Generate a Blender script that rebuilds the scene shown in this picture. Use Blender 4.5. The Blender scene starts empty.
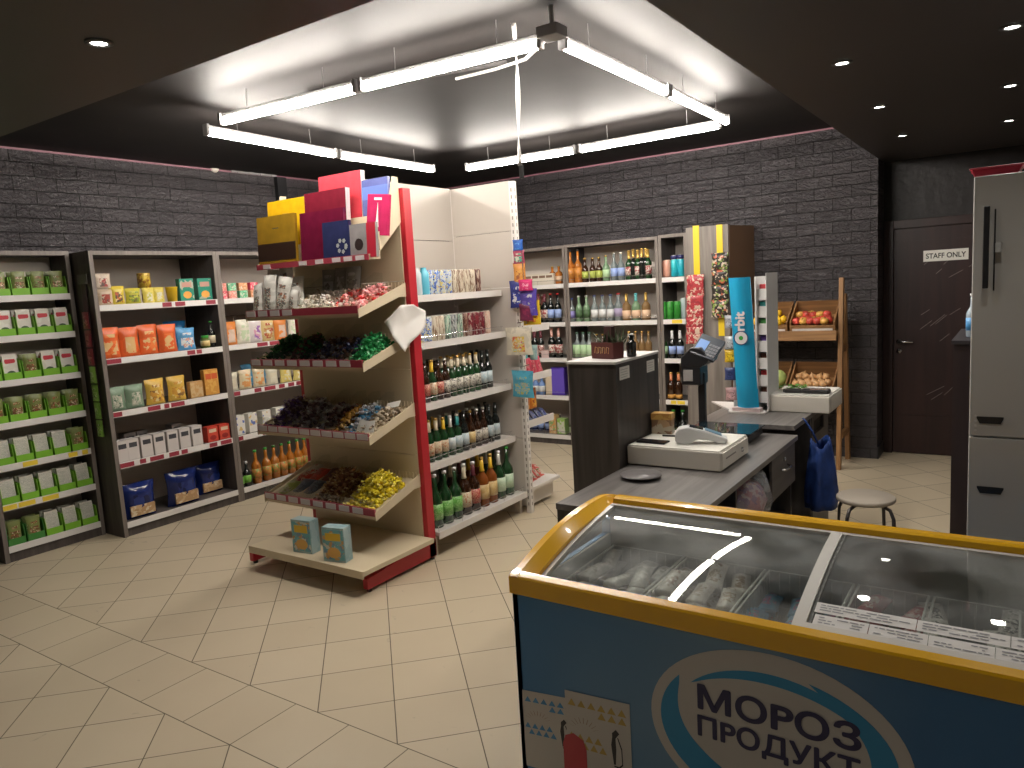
import bpy, math, random
from mathutils import Matrix, Vector, Euler
random.seed(7)
C = bpy.context.scene.collection
PI = math.pi

# ------------------------------------------------------------------ camera, world, exposure
RX = Vector((0.827353, 0.558652, -0.058262)); RU = Vector((-0.024437, 0.139431, 0.989930)); RF = Vector((-0.561150, 0.817598, -0.129011))
RX = RU.cross(-RF).normalized(); RU = (-RF).cross(RX).normalized(); RF.normalize()
CAM = Vector((0, 0, 1.727)); FPX = 746.8
cd = bpy.data.cameras.new('camera'); cam = bpy.data.objects.new('camera', cd); C.objects.link(cam)
m = Matrix((RX, RU, -RF)).transposed().to_4x4(); m.translation = CAM
cam.matrix_world = m
cd.sensor_width = 36; cd.lens = FPX / 1024 * 36; cd.clip_start = 0.05
S = bpy.context.scene
S.camera = cam
S.view_settings.view_transform = 'Standard'; S.view_settings.look = 'None'
S.view_settings.gamma = 1; S.view_settings.use_curve_mapping = False
S.view_settings.exposure = 0.0
TUBE = 118.0      # tube emission strength
SPOT = 8.0      # downlight watts
w = bpy.data.worlds.new('world'); S.world = w; w.use_nodes = True
w.node_tree.nodes['Background'].inputs[0].default_value = (0.9, 0.95, 1, 1)
w.node_tree.nodes['Background'].inputs[1].default_value = 0.05

def ray(x, y):
    return RX * ((x - 512) / FPX) - RU * ((y - 384) / FPX) + RF
def XP(x, y, X): d = ray(x, y); return CAM + d * ((X - CAM.x) / d.x)
def YP(x, y, Y): d = ray(x, y); return CAM + d * ((Y - CAM.y) / d.y)
def ZP(x, y, Z): d = ray(x, y); return CAM + d * ((Z - CAM.z) / d.z)

# ------------------------------------------------------------------ materials
MC = {}
def mat(name, col, rough=.5, metal=0.0, emis=0, spec=.5, coat=0, var=0.0, vscale=8, bump=0.0, bscale=30):
    if name in MC: return MC[name]
    m = bpy.data.materials.new(name); m.use_nodes = True
    nt = m.node_tree; b = nt.nodes['Principled BSDF']
    b.inputs['Base Color'].default_value = (*col, 1); b.inputs['Roughness'].default_value = rough
    b.inputs['Metallic'].default_value = metal; b.inputs['Specular IOR Level'].default_value = spec
    b.inputs['Coat Weight'].default_value = coat
    if emis:
        b.inputs['Emission Color'].default_value = (*col, 1); b.inputs['Emission Strength'].default_value = emis
    tc = nt.nodes.new('ShaderNodeTexCoord')
    if var:
        n = nt.nodes.new('ShaderNodeTexNoise'); n.inputs['Scale'].default_value = vscale; n.inputs['Detail'].default_value = 4
        nt.links.new(tc.outputs['Object'], n.inputs['Vector'])
        r = nt.nodes.new('ShaderNodeValToRGB')
        r.color_ramp.elements[0].position = .3; r.color_ramp.elements[1].position = .7
        r.color_ramp.elements[0].color = (*[c * (1 - var) for c in col], 1)
        r.color_ramp.elements[1].color = (*[min(1, c * (1 + var)) for c in col], 1)
        nt.links.new(n.outputs['Fac'], r.inputs['Fac']); nt.links.new(r.outputs['Color'], b.inputs['Base Color'])
    if bump:
        n = nt.nodes.new('ShaderNodeTexNoise'); n.inputs['Scale'].default_value = bscale; n.inputs['Detail'].default_value = 3
        nt.links.new(tc.outputs['Object'], n.inputs['Vector'])
        bp = nt.nodes.new('ShaderNodeBump'); bp.inputs['Strength'].default_value = bump; bp.inputs['Distance'].default_value = .01
        nt.links.new(n.outputs['Fac'], bp.inputs['Height']); nt.links.new(bp.outputs['Normal'], b.inputs['Normal'])
    MC[name] = m; return m

def wood(name, c0, c1, axis='Z', rough=.45, scale=6):
    if name in MC: return MC[name]
    m = bpy.data.materials.new(name); m.use_nodes = True; nt = m.node_tree; b = nt.nodes['Principled BSDF']
    tc = nt.nodes.new('ShaderNodeTexCoord'); mp = nt.nodes.new('ShaderNodeMapping')
    s = [scale * 5] * 3; s['XYZ'.index(axis)] = scale * .35; mp.inputs['Scale'].default_value = s
    n = nt.nodes.new('ShaderNodeTexNoise'); n.inputs['Scale'].default_value = 1; n.inputs['Detail'].default_value = 6; n.inputs['Distortion'].default_value = .6
    r = nt.nodes.new('ShaderNodeValToRGB'); r.color_ramp.elements[0].position = .35; r.color_ramp.elements[1].position = .68
    r.color_ramp.elements[0].color = (*c0, 1); r.color_ramp.elements[1].color = (*c1, 1)
    nt.links.new(tc.outputs['Object'], mp.inputs[0]); nt.links.new(mp.outputs[0], n.inputs['Vector'])
    nt.links.new(n.outputs['Fac'], r.inputs['Fac']); nt.links.new(r.outputs['Color'], b.inputs['Base Color'])
    b.inputs['Roughness'].default_value = rough
    MC[name] = m; return m

PK = {}
def pack(name, cols, scale=25, rough=.35, stretch=(1, 1, 1), bump=.3):
    """printed packaging film: patches of flat print colours, crinkled film bump; varies from object to object"""
    if name in MC: return MC[name]
    PK[name] = (list(cols), scale, rough)
    scale *= 1.8
    m = bpy.data.materials.new(name); m.use_nodes = True; nt = m.node_tree; b = nt.nodes['Principled BSDF']
    tc = nt.nodes.new('ShaderNodeTexCoord'); oi = nt.nodes.new('ShaderNodeObjectInfo')
    mp = nt.nodes.new('ShaderNodeMapping'); mp.inputs['Scale'].default_value = stretch
    nt.links.new(tc.outputs['Object'], mp.inputs['Vector'])
    ml = nt.nodes.new('ShaderNodeMath'); ml.operation = 'MULTIPLY'; ml.inputs[1].default_value = 3
    nt.links.new(oi.outputs['Random'], ml.inputs[0])
    nt.links.new(ml.outputs[0], mp.inputs['Location'])
    ns = nt.nodes.new('ShaderNodeTexNoise'); ns.inputs['Scale'].default_value = scale * .6; ns.inputs['Detail'].default_value = 3
    nt.links.new(mp.outputs[0], ns.inputs['Vector'])
    v = nt.nodes.new('ShaderNodeTexVoronoi'); v.inputs['Scale'].default_value = scale
    mx = nt.nodes.new('ShaderNodeVectorMath'); mx.operation = 'MULTIPLY_ADD'
    mx.inputs[1].default_value = (.06, .06, .06); nt.links.new(ns.outputs['Color'], mx.inputs[0]); nt.links.new(mp.outputs[0], mx.inputs[2])
    nt.links.new(mx.outputs[0], v.inputs['Vector'])
    sp = nt.nodes.new('ShaderNodeSeparateColor'); nt.links.new(v.outputs['Color'], sp.inputs[0])
    r = nt.nodes.new('ShaderNodeValToRGB'); r.color_ramp.interpolation = 'CONSTANT'
    e = r.color_ramp.elements
    e[0].color = (*cols[0], 1); e[0].position = 0
    k = len(cols)
    e[1].position = .5 if k > 1 else 1; e[1].color = (*cols[1 if k > 1 else 0], 1)
    for i in range(2, k):
        q = e.new(.5 + .5 * (i - 1) / (k - 1)); q.color = (*cols[i], 1)
    nt.links.new(sp.outputs[0], r.inputs['Fac']); nt.links.new(r.outputs['Color'], b.inputs['Base Color'])
    b.inputs['Roughness'].default_value = rough
    if bump:
        bp = nt.nodes.new('ShaderNodeBump'); bp.inputs['Strength'].default_value = bump; bp.inputs['Distance'].default_value = .01
        nt.links.new(ns.outputs['Fac'], bp.inputs['Height']); nt.links.new(bp.outputs['Normal'], b.inputs['Normal'])
    MC[name] = m; return m

def glass(name, tint=(1, 1, 1), refl=.12, rough=.03, haze=0.0):
    if name in MC: return MC[name]
    m = bpy.data.materials.new(name); m.use_nodes = True; nt = m.node_tree
    for n in list(nt.nodes): nt.nodes.remove(n)
    out = nt.nodes.new('ShaderNodeOutputMaterial'); tr = nt.nodes.new('ShaderNodeBsdfTransparent'); gl = nt.nodes.new('ShaderNodeBsdfGlossy')
    tr.inputs[0].default_value = (*tint, 1); gl.inputs['Roughness'].default_value = rough
    lw = nt.nodes.new('ShaderNodeLayerWeight'); lw.inputs[0].default_value = .5
    pw = nt.nodes.new('ShaderNodeMath'); pw.operation = 'POWER'; pw.inputs[1].default_value = 4
    ad = nt.nodes.new('ShaderNodeMath'); ad.operation = 'MULTIPLY_ADD'; ad.inputs[1].default_value = .6; ad.inputs[2].default_value = refl; ad.use_clamp = True
    nt.links.new(lw.outputs['Facing'], pw.inputs[0])
    mx = nt.nodes.new('ShaderNodeMixShader'); nt.links.new(pw.outputs[0], ad.inputs[0]); nt.links.new(ad.outputs[0], mx.inputs[0])
    nt.links.new(tr.outputs[0], mx.inputs[1]); nt.links.new(gl.outputs[0], mx.inputs[2])
    last = mx
    if haze:
        df = nt.nodes.new('ShaderNodeBsdfDiffuse'); df.inputs[0].default_value = (.75, .76, .76, 1)
        n = nt.nodes.new('ShaderNodeTexNoise'); n.inputs['Scale'].default_value = 5; n.inputs['Detail'].default_value = 6
        tc = nt.nodes.new('ShaderNodeTexCoord'); nt.links.new(tc.outputs['Object'], n.inputs['Vector'])
        mr = nt.nodes.new('ShaderNodeMapRange'); mr.inputs[1].default_value = .35; mr.inputs[2].default_value = .7; mr.inputs[4].default_value = haze
        nt.links.new(n.outputs['Fac'], mr.inputs[0])
        m2 = nt.nodes.new('ShaderNodeMixShader'); nt.links.new(mr.outputs[0], m2.inputs[0]); nt.links.new(mx.outputs[0], m2.inputs[1]); nt.links.new(df.outputs[0], m2.inputs[2])
        last = m2
    nt.links.new(last.outputs[0], out.inputs[0])
    MC[name] = m; return m

def brick(name, axis, bw=.31, bh=.102):
    m = bpy.data.materials.new(name); m.use_nodes = True; nt = m.node_tree; b = nt.nodes['Principled BSDF']
    g = nt.nodes.new('ShaderNodeNewGeometry'); sx = nt.nodes.new('ShaderNodeSeparateXYZ'); cx = nt.nodes.new('ShaderNodeCombineXYZ')
    nt.links.new(g.outputs['Position'], sx.inputs[0]); nt.links.new(sx.outputs[axis], cx.inputs[0]); nt.links.new(sx.outputs[2], cx.inputs[1])
    ns = nt.nodes.new('ShaderNodeTexNoise'); ns.inputs['Scale'].default_value = 5; ns.inputs['Detail'].default_value = 8
    nt.links.new(cx.outputs[0], ns.inputs['Vector'])
    ma = nt.nodes.new('ShaderNodeVectorMath'); ma.operation = 'MULTIPLY_ADD'; ma.inputs[1].default_value = (.02, .02, 0)
    nt.links.new(ns.outputs['Color'], ma.inputs[0]); nt.links.new(cx.outputs[0], ma.inputs[2])
    br = nt.nodes.new('ShaderNodeTexBrick'); br.inputs['Scale'].default_value = 1
    br.inputs['Brick Width'].default_value = bw; br.inputs['Row Height'].default_value = bh
    br.inputs['Mortar Size'].default_value = .0045; br.inputs['Mortar Smooth'].default_value = .5
    br.inputs['Color1'].default_value = (.043, .038, .043, 1); br.inputs['Color2'].default_value = (.060, .053, .058, 1); br.inputs['Mortar'].default_value = (.009, .008, .009, 1)
    nt.links.new(ma.outputs[0], br.inputs['Vector'])
    nt.links.new(br.outputs['Color'], b.inputs['Base Color'])
    n2 = nt.nodes.new('ShaderNodeTexNoise'); n2.inputs['Scale'].default_value = 26; n2.inputs['Detail'].default_value = 8; n2.inputs['Distortion'].default_value = 1.2
    mp = nt.nodes.new('ShaderNodeMapping'); mp.inputs['Scale'].default_value = (.8, 1.3, 1); nt.links.new(cx.outputs[0], mp.inputs[0]); nt.links.new(mp.outputs[0], n2.inputs['Vector'])
    mul = nt.nodes.new('ShaderNodeMath'); mul.operation = 'MULTIPLY_ADD'; mul.inputs[1].default_value = -.6
    nt.links.new(br.outputs['Fac'], mul.inputs[0]); nt.links.new(n2.outputs['Fac'], mul.inputs[2])
    bp = nt.nodes.new('ShaderNodeBump'); bp.inputs['Strength'].default_value = 1.0; bp.inputs['Distance'].default_value = .03
    nt.links.new(mul.outputs[0], bp.inputs['Height']); nt.links.new(bp.outputs['Normal'], b.inputs['Normal'])
    b.inputs['Roughness'].default_value = .42
    return m

def floor_mat():
    m = bpy.data.materials.new('floor_tiles'); m.use_nodes = True; nt = m.node_tree; b = nt.nodes['Principled BSDF']
    L = nt.links.new
    g = nt.nodes.new('ShaderNodeNewGeometry'); sx = nt.nodes.new('ShaderNodeSeparateXYZ'); L(g.outputs['Position'], sx.inputs[0])
    def M(op, a, c=None, d=None):
        n = nt.nodes.new('ShaderNodeMath'); n.operation = op
        for i, q in enumerate((a, c, d)):
            if q is None: continue
            if isinstance(q, (int, float)): n.inputs[i].default_value = q
            else: L(q, n.inputs[i])
        return n.outputs[0]
    X, Y = sx.outputs[0], sx.outputs[1]
    def grid(ox, oy, diag, s):
        dx = M('SUBTRACT', X, ox); dy = M('SUBTRACT', Y, oy)
        if diag:
            u = M('MULTIPLY', M('ADD', dx, dy), .70711 / s); v = M('MULTIPLY', M('SUBTRACT', dy, dx), .70711 / s)
        else:
            u = M('MULTIPLY', dx, 1 / s); v = M('MULTIPLY', dy, 1 / .33)
        def d(q):
            f = M('FRACT', q); return M('MULTIPLY', M('SUBTRACT', .5, M('ABSOLUTE', M('SUBTRACT', f, .5))), s)
        idn = M('ADD', M('MULTIPLY', M('FLOOR', u), 7.31), M('MULTIPLY', M('FLOOR', v), 3.77))
        return M('MINIMUM', d(u), d(v)), idn
    a, ia = grid(-1.955, 1.921, True, .32); bb, ib = grid(-3.19, 1.591, False, .323); c, ic = grid(-2.544, 1.591, True, .32)
    inA = M('GREATER_THAN', Y, 1.921); inC = M('LESS_THAN', Y, 1.591); inB = M('SUBTRACT', 1, M('ADD', inA, inC))
    dist = M('ADD', M('ADD', M('MULTIPLY', a, inA), M('MULTIPLY', bb, inB)), M('MULTIPLY', c, inC))
    idn = M('ADD', M('ADD', M('MULTIPLY', ia, inA), M('MULTIPLY', ib, inB)), M('MULTIPLY', ic, inC))
    l1 = M('ABSOLUTE', M('SUBTRACT', Y, 1.921)); l2 = M('ABSOLUTE', M('SUBTRACT', Y, 1.591))
    dist = M('MINIMUM', dist, M('MINIMUM', l1, l2))
    tile = nt.nodes.new('ShaderNodeMapRange'); tile.inputs[1].default_value = .0012; tile.inputs[2].default_value = .0030; L(dist, tile.inputs[0])
    wn = nt.nodes.new('ShaderNodeTexWhiteNoise'); wn.noise_dimensions = '1D'; L(idn, wn.inputs['W'])
    ns = nt.nodes.new('ShaderNodeTexNoise'); ns.inputs['Scale'].default_value = 3; ns.inputs['Detail'].default_value = 5; L(g.outputs['Position'], ns.inputs['Vector'])
    k = M('ADD', M('MULTIPLY', wn.outputs['Value'], .4), M('MULTIPLY', ns.outputs['Fac'], .6))
    r = nt.nodes.new('ShaderNodeValToRGB'); r.color_ramp.elements[0].color = (.50, .415, .29, 1); r.color_ramp.elements[1].color = (.60, .505, .365, 1); L(k, r.inputs['Fac'])
    # scuffs and small dark spots
    vo = nt.nodes.new('ShaderNodeTexNoise'); vo.inputs['Scale'].default_value = 9; vo.inputs['Detail'].default_value = 6; vo.inputs['Distortion'].default_value = 1; L(g.outputs['Position'], vo.inputs['Vector'])
    sm = nt.nodes.new('ShaderNodeMapRange'); sm.inputs[1].default_value = .70; sm.inputs[2].default_value = .78; sm.inputs[4].default_value = .45; L(vo.outputs['Fac'], sm.inputs[0])
    md = nt.nodes.new('ShaderNodeMix'); md.data_type = 'RGBA'; L(sm.outputs[0], md.inputs[0]); L(r.outputs['Color'], md.inputs[6]); md.inputs[7].default_value = (.2, .18, .14, 1)
    mx = nt.nodes.new('ShaderNodeMix'); mx.data_type = 'RGBA'; L(tile.outputs[0], mx.inputs[0]); mx.inputs[6].default_value = (.10, .08, .055, 1); L(md.outputs[2], mx.inputs[7])
    L(mx.outputs[2], b.inputs['Base Color'])
    rr = nt.nodes.new('ShaderNodeMapRange'); rr.inputs[3].default_value = .8; rr.inputs[4].default_value = .36; L(tile.outputs[0], rr.inputs[0]); L(rr.outputs[0], b.inputs['Roughness'])
    bp = nt.nodes.new('ShaderNodeBump'); bp.inputs['Strength'].default_value = .4; bp.inputs['Distance'].default_value = .003; L(tile.outputs[0], bp.inputs['Height']); L(bp.outputs[0], b.inputs['Normal'])
    return m

# ------------------------------------------------------------------ mesh builder
class MB:
    def __init__(s): s.v = []; s.f = []; s.mi = []; s.T = Matrix()
    def add(s, vs, fs, mi=0):
        o = len(s.v); s.v += [s.T @ Vector(p) for p in vs]; s.f += [tuple(i + o for i in f) for f in fs]; s.mi += [mi] * len(fs); return s
    def box(s, x0, x1, y0, y1, z0, z1, mi=0):
        return s.add([(x, y, z) for z in (z0, z1) for y in (y0, y1) for x in (x0, x1)],
                     [(0, 2, 3, 1), (4, 5, 7, 6), (0, 1, 5, 4), (2, 6, 7, 3), (0, 4, 6, 2), (1, 3, 7, 5)], mi)
    def prism(s, pts, a, b, axis='x', mi=0):
        """2-D outline extruded from a to b along axis (pts in the other two coordinates, in order)"""
        def P(p, t):
            return {'x': (t, p[0], p[1]), 'y': (p[0], t, p[1]), 'z': (p[0], p[1], t)}[axis]
        n = len(pts)
        return s.add([P(p, a) for p in pts] + [P(p, b) for p in pts],
                     [tuple(range(n))[::-1], tuple(range(n, 2 * n))] + [(i, (i + 1) % n, n + (i + 1) % n, n + i) for i in range(n)], mi)
    def lathe(s, prof, seg=16, mi=0, c=(0, 0, 0), sx=1, sy=1):
        vs = []; fs = []
        for r, z in prof:
            for k in range(seg):
                a = 2 * PI * k / seg; vs.append((c[0] + r * sx * math.cos(a), c[1] + r * sy * math.sin(a), c[2] + z))
        for i in range(len(prof) - 1):
            for k in range(seg):
                k2 = (k + 1) % seg; fs.append((i * seg + k, i * seg + k2, (i + 1) * seg + k2, (i + 1) * seg + k))
        if prof[0][0] > 1e-5: fs.append(tuple(range(seg))[::-1])
        if prof[-1][0] > 1e-5: fs.append(tuple((len(prof) - 1) * seg + k for k in range(seg)))
        return s.add(vs, fs, mi)
    def tube(s, path, r, seg=8, mi=0):
        P = [Vector(p) for p in path]; vs = []; fs = []
        up = Vector((0, 0, 1))
        for i, p in enumerate(P):
            t = (P[min(i + 1, len(P) - 1)] - P[max(i - 1, 0)]).normalized()
            u = t.cross(up)
            if u.length < .1: u = t.cross(Vector((1, 0, 0)))
            u.normalize(); v = t.cross(u)
            for k in range(seg):
                a = 2 * PI * k / seg; vs.append(tuple(p + u * r * math.cos(a) + v * r * math.sin(a)))
        for i in range(len(P) - 1):
            for k in range(seg):
                k2 = (k + 1) % seg; fs.append((i * seg + k, (i + 1) * seg + k, (i + 1) * seg + k2, i * seg + k2))
        fs.append(tuple(range(seg))); fs.append(tuple((len(P) - 1) * seg + k for k in range(seg))[::-1])
        return s.add(vs, fs, mi)
    def grid(s, fn, nu, nv, mi=0):
        vs = [fn(i / nu, j / nv) for j in range(nv + 1) for i in range(nu + 1)]
        fs = [(j * (nu + 1) + i, j * (nu + 1) + i + 1, (j + 1) * (nu + 1) + i + 1, (j + 1) * (nu + 1) + i) for j in range(nv) for i in range(nu)]
        return s.add(vs, fs, mi)
    def mesh(s, name, mats, smooth=False):
        me = bpy.data.meshes.new(name); me.from_pydata([tuple(v) for v in s.v], [], s.f)
        for m in (mats if isinstance(mats, (list, tuple)) else [mats]): me.materials.append(m)
        me.polygons.foreach_set('material_index', s.mi)
        if smooth: me.polygons.foreach_set('use_smooth', [True] * len(me.polygons))
        me.update(); return me
    def build(s, name, mats, parent=None, smooth=False, bevel=0):
        return link(name, s.mesh(name, mats, smooth), parent, bevel)

def link(name, me, parent=None, bevel=0):
    o = bpy.data.objects.new(name, me); C.objects.link(o)
    if parent: o.parent = parent
    if bevel:
        b = o.modifiers.new('bevel', 'BEVEL'); b.width = bevel; b.segments = 2; b.limit_method = 'ANGLE'
    return o
def tag(o, label, cat, group=None, kind=None):
    if label: o['label'] = label
    if cat: o['category'] = cat
    if group: o['group'] = group
    if kind: o['kind'] = kind
    return o
def empty(name, label, cat, loc=(0, 0, 0), rz=0, group=None):
    o = bpy.data.objects.new(name, None); C.objects.link(o); o.empty_display_size = .1
    o.location = loc; o.rotation_euler = (0, 0, rz); return tag(o, label, cat, group)
def struct(o): o['kind'] = 'structure'; return o

def text_mesh(name, s, size, mat_, bold=0.0, ext=.0006, align='CENTER', sx=1.0):
    cu = bpy.data.curves.new(name, 'FONT'); cu.body = s; cu.size = size; cu.extrude = ext;  cu.align_x = align; cu.align_y = 'BOTTOM_BASELINE'
    t = bpy.data.objects.new(name, cu); C.objects.link(t)
    dg = bpy.context.evaluated_depsgraph_get(); me = bpy.data.meshes.new_from_object(t.evaluated_get(dg))
    bpy.data.objects.remove(t); bpy.data.curves.remove(cu)
    me.name = name; me.materials.clear(); me.materials.append(mat_)
    if bold:
        k = MB(); P0 = [v.co.copy() for v in me.vertices]; F0_ = [tuple(p.vertices) for p in me.polygons]
        for j, (dx, dy) in enumerate(((0, 0), (-bold, 0), (bold, 0), (0, -bold), (0, bold), (-bold * .7, -bold * .7), (bold * .7, bold * .7), (-bold * .7, bold * .7), (bold * .7, -bold * .7))):
            k.add([(p.x + dx, p.y + dy, p.z + .00006 * j) for p in P0], F0_)
        me = k.mesh(name, mat_)
    if sx != 1: me.transform(Matrix.Diagonal((sx, 1, 1, 1)))
    return me
def text(name, s, size, mat_, parent, M4, **k):
    me = text_mesh(name, s, size, mat_, **k); me.transform(M4)
    return link(name, me, parent)
UP = Matrix.Rotation(PI / 2, 4, 'X')       # text standing upright, read from -Y

ORD = ['first', 'second', 'third', 'fourth', 'fifth', 'sixth', 'seventh', 'eighth', 'ninth', 'tenth', 'eleventh', 'twelfth', 'thirteenth', 'fourteenth', 'fifteenth']

# ------------------------------------------------------------------ product prototypes (front towards -Y, base at z=0)
class Proto:
    """root mesh plus child part meshes; place() copies them"""
    def __init__(s, name, me, parts=()): s.name = name; s.me = me; s.parts = parts
    def place(s, loc, rz=0, label=None, cat=None, group=None, sc=1.0, rot=None, nparts=True):
        o = bpy.data.objects.new(s.name, s.me); C.objects.link(o)
        o.location = loc; o.rotation_euler = rot if rot else (0, 0, rz); o.scale = (sc, sc, sc) if not isinstance(sc, tuple) else sc
        if nparts:
            for n, me in s.parts:
                c = bpy.data.objects.new(n, me); C.objects.link(c); c.parent = o
        return tag(o, label, cat, group)

def sph(r0, z0, r1, z1, n=5):
    """smooth shoulder between two radii"""
    return [(r0 + (r1 - r0) * (1 - math.cos(PI * t / n)) / 2, z0 + (z1 - z0) * t / n) for t in range(1, n)]
gl_green = mat('green_bottle_glass', (.012, .05, .015), .08, spec=.8)
gl_brown = mat('brown_bottle_glass', (.035, .012, .004), .08, spec=.8)
gl_black = mat('black_bottle_glass', (.008, .01, .009), .08, spec=.8)
gl_clear = mat('clear_spirit_bottle', (.17, .20, .20), .08, spec=.8)
gl_amber = mat('amber_spirit_bottle', (.42, .14, .025), .08, spec=.8)
gl_pale = mat('pale_green_bottle', (.16, .26, .15), .1, spec=.8)
gl_gold = mat('golden_spirit_bottle', (.22, .13, .055), .08, spec=.8)
foil_gold = mat('gold_foil', (.6, .38, .10), .3, .6); foil_silver = mat('silver_foil', (.75, .73, .68), .3, .5)
foil_cream = mat('cream_neck_paper', (.72, .62, .45), .5); cap_white = mat('white_cap', (.8, .8, .8), .4); cap_black = mat('black_cap', (.02, .02, .02), .4)
cap_red = mat('red_cap', (.5, .03, .03), .35); cap_green = mat('green_cap', (.05, .35, .05), .35); foil_teal = mat('teal_neck_foil', (.03, .3, .3), .35)
foil_yellow = mat('yellow_neck_foil', (.8, .5, .03), .4); cap_blue = mat('blue_cap', (.03, .08, .4), .35)
def bottle(key, h, r, gm, lab, cap, neck=None, neckh=.3, lz=(.16, .45), nr=.36, sh=(.52, .74)):
    z1, z2 = h * sh[0], h * sh[1]; rn = r * nr
    b = MB(); b.lathe([(r * .85, 0), (r, .006)] + [(r, z1)] + sph(r, z1, rn, z2) + [(rn, z2), (rn * .95, h * .96)], 14)
    me = b.mesh('bottle', gm, True)
    parts = []
    if lab:
        l = MB(); l.lathe([(r * 1.02, h * lz[0]), (r * 1.02, h * lz[1])], 14); parts.append(('bottle_label', l.mesh('bottle_label', lab, True)))
    c = MB(); c.lathe([(rn * 1.18, h * .945), (rn * 1.18, h * .995), (rn * .6, h)], 12); parts.append(('bottle_cap', c.mesh('bottle_cap', cap, True)))
    if neck:
        n = MB(); n.lathe([(rn * 1.5, z2 - h * .03), (rn * 1.1, z2 + h * .02), (rn * 1.08, h * .95)], 12); parts.append(('neck_foil', n.mesh('neck_foil', neck, True)))
    return Proto('bottle', me, parts)
def can(m, h=.165, r=.033):
    b = MB(); b.lathe([(r * .8, 0), (r, .008), (r, h - .012), (r * .84, h - .002)], 14, 0); b.lathe([(r * .84, h - .002), (r * .86, h), (r * .78, h), (r * .76, h - .004), (0, h - .004)], 14, 1)
    return Proto('drink_can', b.mesh('drink_can', [m, foil_silver], True))
def carton(name, w_, d, h, ms, patch=None):
    """folded carton; ms[0] body, ms[1] front panel, ms[2] side panel"""
    b = MB(); b.box(-w_ / 2, w_ / 2, 0, d, 0, h, 0)
    e = .0012
    if len(ms) > 1: b.box(-w_ * .46, w_ * .46, -e, 0, h * .06, h * .94, 1)
    if len(ms) > 2:
        b.box(-w_ * .34, w_ * .34, -2 * e, -e, h * .62, h * .84, 2)
    if len(ms) > 3:
        b.prism([(w_ * .3 * math.cos(a * PI / 8), h * .27 + h * .16 * math.sin(a * PI / 8)) for a in range(16)], -2 * e, -e, 'y', 3)
    return Proto(name, b.mesh(name, ms))
def pouch(name, w_, h, d, m, band=None, top=.06, lean=.0, seed=1, plain=False):
    """sealed film bag standing on its base: full in the middle, crimped flat at the seams"""
    rnd = random.Random(seed); nu, nv = 8, 9; vs = []; fs = []; mi = []
    def prof(u, v):
        a = max(0, math.sin(PI * min(1, max(0, u)))) ** .45; b_ = min(1, (1 - v) / (top * 3) if v > 1 - top * 3 else 1); c = .62 + .38 * min(1, v / .12)
        if v > 1 - top: b_ = .0
        return a * b_ * c
    b = MB(); panel = None
    if not plain and m.name in PK and len(PK[m.name][0]) > 1:
        c_, sc_, rg_ = PK[m.name]; panel = pack(m.name + '_panel', c_[1:] + c_[:1], sc_ * 1.3, rg_)
        base = pack(m.name + '_base', [c_[0], tuple(q * .85 for q in c_[0])], sc_ * .4, rg_)
    for side in (-1, 1):
        jit = [[rnd.uniform(-.08, .08) for _ in range(nu + 1)] for _ in range(nv + 1)]
        def fn(u, v, side=side, jit=jit):
            t = prof(u, v); i = round(u * nu); j = round(v * nv)
            k = (1 + jit[j][i]) if 0 < i < nu and 0 < j < nv else 1
            ww = w_ * (1 - .10 * math.sin(PI * v))
            return (-ww / 2 + ww * u, d / 2 + side * (max(.002, d / 2 * t * k)) + lean * v * h, v * h * (1 - .03 * abs(u - .5) * rnd.random()))
        b.grid(fn if side < 0 else (lambda u, v, f=fn: f(1 - u, v)), nu, nv, 0)
    if panel:
        for j in range(1, 7):
            for i in range(1, 7):
                if (i in (1, 6) and j in (1, 6)) or (seed % 2 and i in (1, 6)) or j == 5 + seed % 2: continue
                b.mi[j * nu + i] = 2
    if band:
        b.box(-w_ * .5, w_ * .5, d / 2 + lean * h - .002, d / 2 + lean * h + .002, h * (1 - top), h, 1)
    # bottom
    b.box(-w_ * .42, w_ * .42, d * .22, d * .78, 0.0005, .002, 0)
    return Proto(name, b.mesh(name, [base if panel else m, band or m, panel or m], True))
def lumpbag(name, rx, ry, rz_, m, seed=1):
    rnd = random.Random(seed); b = MB(); ph = [rnd.uniform(0, 6) for _ in range(6)]
    def fn(u, v):
        a = 2 * PI * u; t = PI * v
        k = 1 + .10 * math.sin(3 * a + ph[0]) * math.sin(t) + .07 * math.sin(5 * a + ph[1] + 3 * t) + .05 * math.sin(7 * t + ph[2] + 2 * a)
        st, ct = math.sin(t), math.cos(t)
        ct = math.copysign(abs(ct) ** .75, ct)
        return (rx * k * st * math.cos(a), ry * k * st * math.sin(a), rz_ * (1 - k * ct if False else 1 - ct))
    b.grid(fn, 14, 8); return Proto(name, b.mesh(name, m, True))
def candy(m, l=.036, r=.012, m2=None):
    b = MB(); n = 8
    pr = [(0.0, -l * .5)] + [(r * math.sin(PI * t / 6), -l * .5 + l * t / 6) for t in range(1, 6)] + [(0.0, l * .5)]
    b.T = Matrix.Rotation(PI / 2, 4, 'Y') @ Matrix.Diagonal((1, 1, 1, 1)); b.lathe(pr, n)
    b.T = Matrix()
    for s in (-1, 1):
        x0 = s * l * .45; x1 = s * l * .95
        b.add([(x0, 0, .002), (x0, 0, -.002), (x1, -r * 1.1, .004), (x1, -r * .35, -.003), (x1, r * .35, .004), (x1, r * 1.1, -.003), (x0, .002, 0), (x0, -.002, 0)],
              [(7, 2, 3), (1, 3, 4), (0, 4, 3), (6, 4, 5), (1, 3, 2), (6, 5, 4)], 1 if m2 else 0)
    return b.mesh('candy', [m, m2] if m2 else m, False)

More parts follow.
